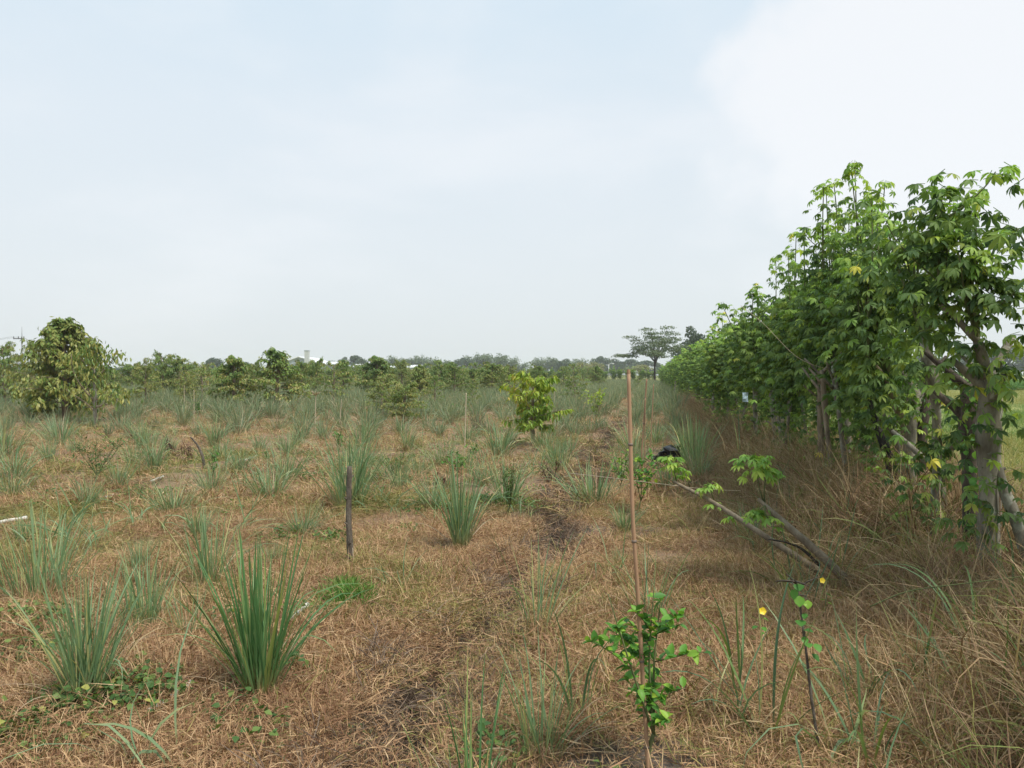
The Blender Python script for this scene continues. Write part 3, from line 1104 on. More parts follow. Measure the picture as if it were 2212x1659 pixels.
hero_clump(1020, 1790, 1480, 15, 'vivid', 'few broad green blades of lemongrass rising at the near edge beside the ditch', 1.0, wide=1.6)
hero_clump(1175, 1640, 1400, 30, 'grey', 'thin-bladed lemongrass tuft with a tawny straw foot, short of the leafy citrus sapling', 1.1, dry=26, wide=1.3)
hero_clump(1408, 1345, 1150, 13, 'grey', 'scant lemongrass tuft close behind the tall bamboo stake', 0.8, wide=1.5)
hero_clump(1500, 1012, 900, 70, 'grey', 'tall blue-green lemongrass clump at the hedge foot beside the black rubbish heap', 0.8, wide=3)

# stake, post, sapling landmarks come first so that the clumps can be described by them
STAKES = [(682, 855, 680, 945, 'reed stake topped by a dry straw fan'), (738, 863, 732, 930, 'leaning thin reed stake'), (1007, 849, 1003, 985, 'tall thin mid-field reed stake'),
          (640, 840, 640, 873, 'short reed stake by the pointed tree'), (725, 833, 725, 868, 'pale reed stake under yellow-green tree'), (701, 818, 701, 863, 'slim reed stake among far trees'),
          (977, 868, 977, 898, 'short stake beside green sapling'), (398, 833, 398, 888, 'pale stake propping lime-green tree'), (419, 843, 419, 915, 'long pale stake before lime-green tree'),
          (1198, 843, 1196, 888, 'stake behind bright lime-leaved tree'), (1397, 819, 1380, 1058, 'leaning bamboo stake among the citrus leaves near the rubbish heap'),
          (1412, 830, 1402, 1025, 'short-jointed bamboo stake beside the black rubbish heap'), (1394, 860, 1392, 1058, 'thin dark cane between the two bamboo stakes')]
for (u0, v0, u1, v1, ph) in STAKES[:10]:
    lm('the ' + ' '.join(ph.split()[:6]).replace(' topped by a dry', ' with dry top'), at(u1, v1))
lm('the black rubbish heap', at(1440, 1010))
lm('the weathered grey post', at(757, 1215))
lm('the bent dark stick', at(440, 1010))
lm('the bright lime-leaved small tree', at(1150, 960))
lm('the weedy dark shrub', at(205, 1040))
lm('the tallest olive tree', at(145, 908))
lm('the bare-branched olive tree', at(205, 925))
lm('the pointed olive tree', at(600, 892))
lm('the pair of little round trees', at(860, 915))
lm('the low tripod of dry twigs', at(545, 925))
lm('the straight white pipe piece', at(245, 1076))
lm('the skinny yellow sapling', at(1020, 885))

CL = [(375, 1112, 1022, 1.3), (582, 1082, 972, 1.1), (190, 1102, 1015, 1.0), (456, 1072, 985, 1.0), (655, 1160, 1080, 1.3), (850, 1047, 955, 1.1), (935, 1100, 1008, 1.2), (1095, 1097, 970, 1.2),
      (1280, 1092, 970, 1.2), (25, 1042, 945, 1.2), (105, 1000, 932, 1.0), (162, 987, 928, .9), (515, 1022, 948, 1.0), (365, 985, 928, 1.0), (925, 932, 872, .9), (1195, 1002, 925, 1.0), (1335, 912, 868, .9),
      (560, 975, 920, .9), (620, 985, 915, 1.0), (645, 965, 905, 1.0), (430, 945, 890, .9), (480, 950, 895, 1.0), (395, 925, 880, 0.9), (340, 935, 885, .9), (20, 930, 880, 1.0), (60, 925, 880, 1.0), (235, 945, 900, .9),
      (300, 920, 880, .9), (520, 920, 875, 1.0), (700, 950, 890, 1.0), (790, 960, 900, 1.0), (880, 975, 905, 1.0), (960, 1010, 930, 1.0), (1010, 960, 890, .9), (1060, 940, 885, 1.0), (1100, 960, 900, .9),
      (1240, 950, 890, 1.0), (1225, 985, 920, 1.0), (1300, 935, 880, .9), (1420, 900, 855, .9), (600, 935, 880, .9), (740, 920, 870, 1), (820, 925, 880, .9), (1005, 1020, 950, .9), (905, 1040, 965, .9), (430, 1160, 1080, 1.0),
      (300, 1230, 1150, 1.0), (50, 1180, 1095, 1.0), (590, 1230, 1140, .7), (1210, 1150, 1080, .6), (1330, 1230, 1170, .5)]
LOWM = [clump_mesh(105, 0.80, random.uniform(.30, .60), M['lemon'], 5, dry=random.uniform(.25, .8), w=0.0105) for _ in range(8)]
FARM = [clump_mesh(72, 0.80, random.uniform(.3, .55), M['lemon_far'], 4, dry=random.uniform(.4, 1.0), w=0.0145) for _ in range(6)]
clumps = []
for (U, V, Vt, s) in CL:
    p = at(U, V)
    clumps.append((p.x, p.y, (V - Vt) / F_PX * p.y / 0.74, s))
    placed.append((p.x, p.y))
tries = 0
KEEP_OUT = [(at(1150, 960), 0.7), (at(145, 908), 1.0), (at(205, 925), 1.0), (at(873, 915), 0.5), (at(1390, 1640), 0.8), (at(757, 1215), .4)]
while len(clumps) < 288 and tries < 60000:
    tries += 1
    y = 6.3 + 30 * random.random() ** 1.25
    x = random.uniform(-0.74, 0.74) * y
    c = float(rowc(x, y))
    if c > 1.2 or abs(c - float(ditch_off(y))) < 0.3:
        continue
    # a barer lane runs across the field at mid distance
    if random.random() < 0.45 * float(1 - sst(16, 27, y)) * float(sst(0.25, 0.5, vn(x * 0.3, y * 0.3, 77))):
        continue
    md = 0.75 if y > 18 else 1.05
    if any((x - a) ** 2 + (y - b) ** 2 < md * md for a, b in placed):
        continue
    if any((x - p.x) ** 2 + (y - p.y) ** 2 < r * r for p, r in KEEP_OUT):
        continue
    placed.append((x, y))
    clumps.append((x, y, random.uniform(0.62, 1.15) if y > 10 else random.uniform(.45, .75), random.uniform(0.85, 1.25)))
ORD = ['', 'second ', 'third ', 'fourth ', 'fifth ', 'sixth ', 'seventh ', 'eighth ', 'ninth ', 'tenth ', 'eleventh ', 'twelfth ', 'thirteenth ', 'fourteenth ', 'fifteenth ', 'sixteenth ', 'seventeenth ', 'eighteenth ', 'nineteenth ', 'twentieth ']
groups_l = {}
for i, (x, y, s, w) in enumerate(clumps):
    best = min(LANDMARKS, key=lambda q: (x - q[1]) ** 2 + ((y - q[2]) * 0.6) ** 2)
    dx, dy = x - best[1], y - best[2]
    if abs(dy) * 0.6 > abs(dx):
        rel = 'behind' if dy > 0 else 'in front of'
    else:
        rel = 'on the hedge side of' if dx > 0 else 'on the open-field side of'
    size = 'tall' if s > 1.02 else ('low' if s < 0.86 else 'mid-sized')
    groups_l.setdefault((best[0], rel, size), []).append((math.hypot(dx, dy), i))
lab = {}
for (ph, rel, size), lst in groups_l.items():
    for k, (_, i) in enumerate(sorted(lst)):
        nth = ORD[k] if k < len(ORD) else 'last '
        ph = ph
        lab[i] = (f'{nth}{size} lemongrass clump {rel} {ph}', k)
for i, (x, y, s, w) in enumerate(clumps):
    me = LOWM[i % 8] if y < 17 else FARM[i % 6]
    o = link('lemongrass_clump', me, None, ground(x, y, -0.01), (rng.normal(0, .05), rng.normal(0, .05), rng.uniform(0, 6.28)), (s * w, s * w, s), tint=float(rng.uniform(0, 0.9)))
    tag(o, lab[i][0], 'lemongrass', 'lemongrass clumps planted in the field')


def far_lemongrass():
    src = [source('far_lemongrass', me) for me in FARM]
    n = 26000
    y = np.sqrt(rng.uniform(24 ** 2, 118 ** 2, n))
    x = rng.uniform(-0.78, 0.78, n) * y
    c = rowc(x, y)
    keep = (c < 1.3) & (np.abs(c - ditch_off(y)) > 0.35) & (rng.uniform(0, 1, n) < np.where(y < 38, 0.25, 0.85))
    x, y = x[keep], y[keep]
    put('distant_lemongrass', x, y, 0.75, 1.35, 0.0, src, tiltamp=0.06)


far_lemongrass()

# ------------------------------------------------------------------ trees of the field
def path_from(p0, az, el, L_, droop, n=6, rnd=0.08):
    P = [Vector(p0)]
    for i in range(n):
        t = (i + 0.5) / n
        e = el - droop * t * t
        a = az + random.gauss(0, rnd)
        P.append(P[-1] + Vector((math.cos(e) * math.cos(a), math.cos(e) * math.sin(a), math.sin(e))) * (L_ / n))
    return P


def durian(h, w, base=0.22, nb=34, per=26, leafL=0.14, leafW=0.045, shape='cone', twig=7, sparse=1.0, segs=2):
    """trunk mesh builder, list of leaf placements (pos, az, pitch, roll, scale)"""
    tr = MB()
    lean = random.uniform(-0.04, 0.04)
    trunk = [Vector((lean * h * t * t + random.gauss(0, 0.008) * h, random.gauss(0, 0.006) * h, h * 0.97 * t)) for t in [i / 9 for i in range(10)]]
    trunk[0] = Vector((0, 0, -0.05))
    r0 = 0.018 * h + 0.012
    tube(tr, smooth_path(trunk, 2), [r0 * 1.25, r0, r0 * 0.7, r0 * 0.2], 7, 0.08)
    pos, az, pit, rol, sc = [], [], [], [], []
    for b in range(nb):
        t = base + (0.97 - base) * ((b + random.random()) / nb)
        u = (t - base) / (1 - base)
        if shape == 'cone':
            R_ = w * 0.5 * (0.16 + 0.84 * (1 - u) ** 0.8) * (min(1, 0.6 + u * 3))
        elif shape == 'round':
            R_ = w * 0.5 * math.sqrt(max(0.08, 1 - (1.7 * u - 0.75) ** 2))
        else:
            R_ = w * 0.5 * (0.5 + 0.5 * random.random()) * (1 - 0.6 * u)
        R_ *= random.uniform(0.65, 1.12)
        a = b * 2.399 + random.gauss(0, 0.4)
        i = min(8, int(t * 9))
        p0 = trunk[i].lerp(trunk[i + 1], t * 9 - i) if i < 9 else trunk[9]
        el = 0.25 + 0.7 * u + random.gauss(0, 0.12)
        P = path_from(p0, a, el, R_ * 1.15, 0.9 - 0.2 * u, 6)
        tube(tr, P, [r0 * 0.28 * (1.1 - u * 0.6), r0 * 0.07], 4, 0, cap=False)
        tips = [P]
        for _ in range(twig):
            k = random.randint(1, 5)
            tips.append(path_from(P[k], a + random.choice((-1, 1)) * random.uniform(0.4, 1.1), random.uniform(-0.2, 0.5), R_ * random.uniform(0.3, 0.5), 0.9, 4))
            tube(tr, tips[-1], [r0 * 0.09, r0 * 0.04], 3, 0, cap=False)
        for q, T in enumerate(tips):
            m = max(3, int((per if q == 0 else per * 0.55) * sparse))
            for k in range(m):
                f = random.uniform(0.35 if q == 0 else 0.1, 1.0) * (len(T) - 1)
                j = min(int(f), len(T) - 2)
                pp = T[j].lerp(T[j + 1], f - j)
                pos.append(tuple(pp + Vector((random.gauss(0, .03), random.gauss(0, .03), random.gauss(-.02, .05))) * (h / 3)))
                az.append(a + random.choice((-1, 1)) * random.uniform(0.5, 1.6))
                pit.append(random.gauss(-0.75, 0.35))
                rol.append(random.gauss(0, 0.5))
                sc.append(random.uniform(0.7, 1.15))
    tpl = leaf_tpl(leafL, leafW, segs, 0.25, 0.6, 0.45, across=2 if segs > 2 else 1)
    return tr, tpl, (np.array(pos), np.array(az), np.array(pit), np.array(rol), np.array(sc))


def crown_mesh(name, tpl, pl, mat):
    mb = MB()
    pos, az, pit, rol, sc = pl
    # neighbouring leaves share something of their colour
    t = np.clip(0.5 * vn(pos[:, 0] * 3 + 50, pos[:, 1] * 3 + pos[:, 2] * 4, 61) + 0.55 * rng.uniform(0, 1, len(pos)) - 0.02, 0, 0.999)
    stamp(mb, tpl, rotm(az, pit, rol), pos, sc, t)
    return mb.mesh(name, mat)


DV = []
for i, (shape, mat, nb, per) in enumerate((('cone', 'durian_olive', 52, 34), ('cone', 'durian', 36, 26), ('round', 'durian', 34, 24), ('round', 'durian_olive', 30, 20), ('cone', 'durian', 30, 20), ('round', 'durian', 40, 22))):
    tr, tpl, pl = durian(3.0, 2.3 if shape == 'round' else 2.0, 0.10 if i == 0 else 0.22, nb, int(per * 1.35), 0.145, 0.05, shape)
    DV.append((tr.mesh('durian_trunk', M['bark_brown']), crown_mesh('durian_crown', tpl, pl, M[mat])))
for i in range(2):
    tr, tpl, pl = durian(3.0, 2.4, 0.28, 24, 16, 0.19, 0.07, 'round', twig=4)
    DV.append((tr.mesh('durian_trunk', M['bark_brown']), crown_mesh('durian_crown', tpl, pl, M['durian'])))


def plant_tree(U, Vb, Vt, wpx, var, label, name='durian_tree', cat='tree', group='young orchard trees standing in the field', D=None, tint=None):
    p = at(U, Vb) if D is None else ground(atD(U, HOR, D).x, D)
    h = (Vb - Vt) / F_PX * p.y if D is None else atD(U, Vt, D).z - p.z
    w = wpx / F_PX * p.y
    tr, cr = DV[var]
    sz = h / 3.0
    sx = 1.18 * max(0.55 * sz, min(2.0 * sz, w / (2.3 if var in (2, 3, 5, 6, 7) else 2.0)))
    t = thing(name, label, cat, p, random.uniform(0, 6.28), group, (sx, sx, sz))
    tn = random.uniform(0, 0.12) if tint is None else tint
    link('trunk', tr, t)
    link('crown', cr, t, tint=tn)
    return t


plant_tree(145, 908, 684, 172, 0, 'tallest olive-leaved durian tree with a pointed crown, beside the bare-branched one')
plant_tree(86, 892, 742, 95, 3, 'yellowing olive tree with forked stem, between the tallest one and the power pole')
plant_tree(10, 885, 748, 80, 2, 'green bushy orchard tree below the power pole crossarm')
plant_tree(315, 882, 785, 62, 3, 'small brownish round tree between the bare-branched tree and the dense green pair')
plant_tree(352, 866, 768, 62, 5, 'dense green tree, first of the dark pair behind the little lime-green tree', name='orchard_tree')
plant_tree(388, 866, 775, 62, 2, 'dense green tree, second of the dark pair, beside the yellow-green round one', name='orchard_tree')
plant_tree(402, 884, 812, 44, 5, 'little lime-green tree propped on two pale stakes', name='orchard_tree', tint=0.3)
plant_tree(437, 874, 786, 62, 6, 'round yellow-green tree behind the little lime-green one', name='orchard_tree', tint=0.25)
plant_tree(506, 890, 766, 92, 1, 'olive durian tree with low drooping side branches, between the yellow-green tree and the pointed one')
plant_tree(600, 893, 752, 125, 4, 'broad olive durian tree with a pointed top, just short of the factory gable', tint=0.1)
plant_tree(552, 868, 785, 50, 3, 'small tree half hidden behind the broad pointed durian')
plant_tree(650, 862, 782, 46, 2, 'dark green tree under the factory chimney')
plant_tree(683, 860, 780, 44, 5, 'dark round tree just past the factory chimney')
plant_tree(722, 882, 784, 72, 6, 'yellow-green tree with a reed stake beside its trunk')
plant_tree(742, 862, 776, 56, 4, 'darker tree standing behind the staked yellow-green one')
plant_tree(785, 856, 790, 42, 7, 'small loose tree in front of the first white shed')
plant_tree(815, 866, 768, 88, 1, 'pale-leaved irregular tree between the two white sheds')
plant_tree(825, 905, 822, 70, 3, 'first of two little round trees, with coppery top leaves')
plant_tree(873, 916, 832, 78, 5, 'second of two little round trees, greener and fuller', tint=0.2)
plant_tree(908, 872, 786, 62, 0, 'olive tree at the end of the long white shed')
plant_tree(868, 858, 782, 50, 3, 'small tree before the long white shed')
plant_tree(940, 884, 812, 42, 7, 'thin sparse tree with airy leaves in the lemongrass')
plant_tree(948, 858, 788, 46, 2, 'small green tree behind the thin sparse one')
plant_tree(982, 864, 792, 60, 5, 'rounded green tree with a clear trunk below the bamboo groves')
plant_tree(1062, 862, 786, 72, 2, 'full green tree behind the bright lime-leaved small one')
plant_tree(1022, 856, 795, 46, 4, 'small green tree between the clear-trunked and the full green ones')
plant_tree(1100, 858, 792, 50, 3, 'brownish tree just above the lime-leaved small one')
plant_tree(1218, 856, 794, 40, 7, 'pale thin tree over a stake near the dark hedge')
plant_tree(1240, 884, 814, 52, 6, 'low loose-leaved tree in front of the far dark hedge')
plant_tree(1378, 850, 812, 18, 7, 'tiny yellow tree where the far hedge meets the near one')
plant_tree(1020, 892, 828, 15, 7, 'skinny sapling with upright yellow leaves')
plant_tree(1160, 855, 790, 34, 2, 'small dark tree just past the lime-leaved one')
SKY = [(-40, 'at the open field edge'), (48, 'below the power pole'), (145, 'behind the tallest olive tree'), (258, 'past the bare-branched tree'), (315, 'behind the small brownish tree'), (370, 'behind the dense dark pair'),
       (437, 'behind the round yellow-green tree'), (506, 'behind the drooping-branched durian'), (560, 'short of the factory gable'), (640, 'below the factory gable'), (668, 'below the factory chimney'), (722, 'behind the staked yellow-green tree'),
       (778, 'below the short white shed'), (825, 'between the two sheds'), (875, 'below the long white shed'), (930, 'past the long white shed'), (975, 'below the dip in the horizon trees'), (1030, 'below the swelling bamboo crown'),
       (1070, 'below the highest bamboo crown'), (1105, 'below the end of the long bamboo grove'), (1145, 'behind the bright lime-leaved tree'), (1190, 'below the first bamboos after the gap'), (1235, 'below the dark horizon tree'),
       (1280, 'below the cream-leaved tree'), (1315, 'below the white lamp post'), (1345, 'just short of the bamboo stake top'), (1390, 'just past the bamboo stake top')]
sky_n = {}


def sky_label(U, fmt):
    ph = min(SKY, key=lambda q: abs(q[0] - U))[1]
    k = sky_n.get((fmt, ph), 0)
    sky_n[(fmt, ph)] = k + 1
    return fmt.format(n=ORD[k], p=ph)


mid_tree = 0
used_u = []
while mid_tree < 84:
    U = random.uniform(-60, 1290)
    D = random.uniform(52, 98)
    if U > 1000 and D < 60:
        continue
    if any(abs(U - q) < 7 for q in used_u):
        continue
    used_u.append(U)
    top = 812 - random.uniform(8, 26) * (70 / D)
    Vb = HOR + CAM_Z * F_PX / D
    t = plant_tree(U, Vb, top, random.uniform(34, 56) * 70 / D, random.choice((1, 2, 4, 5, 6, 7)), sky_label(U, '{n}small distant orchard tree {p}'), group='distant orchard trees at the far end of the field', D=D)
    mid_tree += 1


# the bare-branched tree and the bright small tree get their own shapes
def bare_branched():
    p = at(205, 925)
    s = p.y / F_PX
    h = (925 - 738) * s
    t = thing('durian_tree', 'olive durian tree with long bare curved lower branches', 'tree', p, 0, 'young orchard trees standing in the field')
    mb = MB()
    tube(mb, smooth_path([(0, 0, -.05), (0.01, 0, h * .35), (-.01, 0, h * .7), (0.02, 0, h * .97)], 6), [.055, .045, .03, .008], 9, .08)
    link('trunk', mb.mesh('trunk', M['bark']), t)

    def q(U, V, dy=0.0):
        return Vector(((U - 205) * s, dy, (925 - V) * s))
    arms = [[q(203, 888), q(190, 870, -.1), q(165, 850, -.2), q(152, 838, -.3)], [q(205, 878), q(190, 850, .1), q(176, 815, .15), q(165, 770, .2)], [q(204, 865), q(186, 835, -.2), q(172, 800, -.3), q(168, 765, -.3)],
            [q(206, 880), q(225, 877, -.2), q(243, 866, -.3), q(258, 850, -.4)], [q(207, 878), q(228, 872, .3), q(240, 862, .4), q(252, 850, .5)], [q(207, 864), q(222, 860, -.2), q(240, 848, -.3)],
            [q(206, 820), q(225, 800), q(243, 778), q(252, 760)], [q(206, 810), q(215, 795, .2), q(226, 770, .3)], [q(205, 800), q(190, 785, -.1), q(180, 772, -.2)], [q(206, 790), q(200, 765), q(196, 748)],
            [q(205, 880), q(185, 880, .3), q(165, 882, .4)]]
    pos = []
    for a in arms:
        m2 = MB()
        P = smooth_path(a, 5)
        tube(m2, P, [.022, .016, .008], 6, .05)
        link('branch', m2.mesh('branch', M['bark_brown']), t)
        for k in range(52):
            f = P[-1] if k % 3 else P[int(random.uniform(.55, 1) * (len(P) - 1))]
            pos.append(f + Vector((random.gauss(0, .20), random.gauss(0, .25), random.gauss(0, .12))))
    for k in range(420):
        z = random.uniform(.5, 1.0)
        r = (1.05 - z) * 1.0 + .12
        a = random.uniform(0, 6.28)
        rr = r * math.sqrt(random.random())
        pos.append(Vector((math.cos(a) * rr, math.sin(a) * rr, z * h)))
    n = len(pos)
    mb = MB()
    stamp(mb, leaf_tpl(.17, .055, 3, .25, .5), rotm(rng.uniform(0, 6.28, n), rng.normal(-.95, .3, n), rng.normal(0, .5, n)), np.array([tuple(v) for v in pos]), rng.uniform(.7, 1.15, n), rng.uniform(0, 1, n))
    link('crown', mb.mesh('crown', M['durian_olive']), t)


bare_branched()


def leaf_variants(n, L, W, mat, segs=4, droop=(0.2, 0.9), fold=0.25):
    out = []
    for i in range(n):
        mb = MB()
        V, F, A = leaf_tpl(L * random.uniform(.85, 1.1), W * random.uniform(.85, 1.1), segs, fold, random.uniform(*droop))
        mb.add(V, F, 0.0, A)
        out.append(mb.mesh('leaf', mat))
    return out


def orient(az, pitch, roll):
    m = rotm(az, pitch, roll)[0]
    return Matrix(m.tolist()).to_euler()


def leaf_objects(parent, pl, meshes, limit=280, name='leaf'):
    pos, az, pit, rol, sc = pl
    idx = rng.permutation(len(pos))
    for i in idx[:limit]:
        link(name, meshes[int(rng.integers(len(meshes)))], parent, tuple(pos[i]), orient(az[i], pit[i], rol[i]), float(sc[i]), tint=float(rng.uniform(0, 1)))
    return idx[limit:]


def lime_tree():
    p = at(1150, 962)
    h = (962 - 812) / F_PX * p.y
    t = thing('durian_tree', 'bright lime-leaved small durian tree with one long side branch', 'tree', p, 0, 'young orchard trees standing in the field')
    random.seed(5)
    tr, tpl, pl = durian(h, 1.12, 0.24, 26, 20, 0.135, 0.040, 'round', twig=5, segs=4)
    br = path_from((0, 0, h * .38), -0.1, .35, .85, .3, 6)
    tube(tr, br, [.010, .004], 5)
    ex = []
    for k in range(46):
        f = random.uniform(.35, 1) * 5.9
        j = min(int(f), 5)
        pp = br[j].lerp(br[j + 1], f - j)
        ex.append((tuple(pp), -0.1 + random.choice((-1, 1)) * random.uniform(.5, 1.3), random.gauss(-.6, .3), random.gauss(0, .3), random.uniform(.8, 1.1)))
    pl = tuple(np.concatenate([a, np.array([e[i] for e in ex])]) for i, a in enumerate(pl))
    link('trunk', tr.mesh('trunk', M['bark_brown']), t)
    rest = leaf_objects(t, pl, leaf_variants(6, .135, .038, M['durian_lime']), 280)
    sub = tuple(a[rest] for a in pl)
    link('foliage', crown_mesh('foliage', tpl, sub, M['durian_lime']), t, kind='stuff')


lime_tree()


# ------------------------------------------------------------------ saplings with oval leaves
def sapling(U, V, Vt, n, label, limit=130, leafL=0.06, seed=3, wide=0.22, mat='citrus', single=True, name='citrus_sapling', stems=3, group='citrus saplings among the straw'):
    random.seed(seed)
    p = at(U, V)
    h = (V - Vt) / F_PX * p.y
    t = thing(name, label, 'sapling', p, 0, group)
    tr = MB()
    P0 = smooth_path([(0, 0, -.03), (.012, 0, h * .12), (.03, 0, h * .2)], 4)
    tube(tr, P0, [.011, .009, .008], 7, .06)
    pl = []
    for s in range(stems):
        a = random.uniform(-.7, .7) + (0 if s % 2 else PI)
        top = Vector((wide * .5 * math.cos(a) * random.uniform(.5, 1), wide * .5 * math.sin(a + .5), h * random.uniform(.82, .97))) if s else Vector((.03, 0, h * .97))
        P = smooth_path([P0[-1], P0[-1].lerp(top, .5) + Vector((random.gauss(0, .02), random.gauss(0, .02), 0)), top], 5)
        tube(tr, P, [.006, .002], 5)
        subs = [P]
        for _ in range(5):
            k = random.randint(1, 7)
            subs.append(path_from(P[min(k, len(P) - 2)], random.uniform(0, 6.28), random.uniform(.3, 1.0), wide * random.uniform(.3, .7), .2, 4))
            tube(tr, subs[-1], [.0028, .0012], 4)
        for T in subs:
            for k in range(int(n / (stems * 6)) + 2):
                f = random.uniform(.08, 1) * (len(T) - 1)
                j = min(int(f), len(T) - 2)
                pl.append((tuple(T[j].lerp(T[j + 1], f - j)), random.uniform(0, 6.28), random.gauss(.35, .5), random.gauss(0, .4), random.uniform(.6, 1.15)))
    link('stem', tr.mesh('stem', M['twig']), t)
    pl = tuple(np.array([e[i] for e in pl]) for i in range(5))
    if single:
        leaf_objects(t, pl, leaf_variants(6, leafL, leafL * .5, M[mat], droop=(0.1, .7)), limit)
    else:
        link('foliage', crown_mesh('foliage', leaf_tpl(leafL, leafL * .45, 2, .2, .4), pl, M[mat]), t, kind='stuff')
    return t


sapling(1395, 1668, 1250, 330, 'leafy bright green citrus sapling beside the tall bamboo stake', 300, .054, 3, .32)
sapling(1378, 1112, 968, 120, 'citrus sapling among the leaning bamboo stakes near the rubbish heap', 150, .07, 4, .55)
sapling(1338, 1060, 968, 60, 'spindly citrus sapling on the open side of the leaning bamboo stakes', 70, .07, 14, .3)
sapling(985, 1030, 978, 60, 'low citrus sapling before the tall thin reed stake', 70, .075, 5, .5, single=False)
sapling(1018, 992, 960, 40, 'tiny citrus sprig at the foot of the tall thin reed stake', 50, .07, 6, .25, single=False)
sapling(732, 975, 925, 60, 'slim citrus sapling at the foot of the leaning thin reed stake', 50, .07, 7, .2, single=False)
sapling(985, 900, 870, 40, 'small green sapling next to a short stake', 40, .09, 8, .25, single=False)
sapling(425, 905, 870, 40, 'little dark sapling at the long pale stake', 40, .09, 9, .25, single=False)
sapling(457, 1035, 965, 50, 'yellow-topped young sapling beside the bent dark stick', 40, .06, 10, .18, single=False)
sapling(575, 1000, 972, 30, 'tiny green seedling between two lemongrass clumps near the white stick', 40, .05, 12, .15, single=False)
sapling(1285, 915, 838, 110, 'hanging-leaved sapling on its own between the lime tree and the hedge', 40, .14, 13, .75, mat='durian_lime', single=False, stems=4)
sapling(1095, 1120, 990, 220, 'dense dark weedy sapling inside a lemongrass clump beside the ditch', 60, .035, 15, .28, mat='weed', single=False, stems=5)
sapling(205, 1050, 935, 260, 'tall dark weedy shrub with yellow-green tips', 60, .05, 16, .6, mat='weed', single=False, name='weedy_shrub', stems=6)
sapling(850, 1045, 985, 160, 'dark green weedy shrub at the foot of a lemongrass clump', 60, .045, 17, .35, mat='weed', single=False, name='weedy_shrub', stems=5)

# ------------------------------------------------------------------ the hedge
def palmate(k, L, W, segs=3, across=2, mb=None):
    """petiole tip at origin, leaflets spread and hang"""
    V_, F_, A_ = [], [], []
    n = 0
    for i in range(k):
        a = (i - (k - 1) / 2) * (4.4 / k) + random.gauss(0, .08)
        ll = L * (1 - 0.12 * abs(i - (k - 1) / 2)) * random.uniform(.9, 1.08)
        V, F, A = leaf_tpl(ll, W * random.uniform(.9, 1.1), segs, .2, random.uniform(.5, 1.1), .55, across)
        Rm = rotm(a, -0.30 + random.gauss(0, .12), random.gauss(0, .2))[0]
        V_.append(V @ Rm.T)
        F_.append(F + n)
        A_.append(A)
        n += len(V)
    return np.vstack(V_), np.vstack(F_), np.concatenate(A_)


def with_petiole(tp, L=0.055, r=0.0022):
    V, F, A = tp
    n = len(V)
    pv = []
    for x in (-L, 0.0):
        pv += [(x, -r, 0), (x, r, 0), (x, 0, r * 1.7)]
    pf = [(0, 1, 4, 3), (1, 2, 5, 4), (2, 0, 3, 5)]
    return np.vstack([V, pv]), np.vstack([F, np.array(pf) + n]), np.append(A, [0.5] * 6)


random.seed(21)
PAL = [with_petiole(palmate(random.choice((6, 7, 7)), .095, .026)) for _ in range(5)]
PAL_LO = [with_petiole(palmate(6, .118, .038, 2, 1)) for _ in range(4)]
PAL_MESH, PAL_YOUNG = [], []
for tp in PAL:
    for lst, mt in ((PAL_MESH, M['kapok']), (PAL_YOUNG, M['kapok_young'])):
        mb = MB()
        mb.add(tp[0], tp[1], 0.0, tp[2])
        lst.append(mb.mesh('leaf', mt))


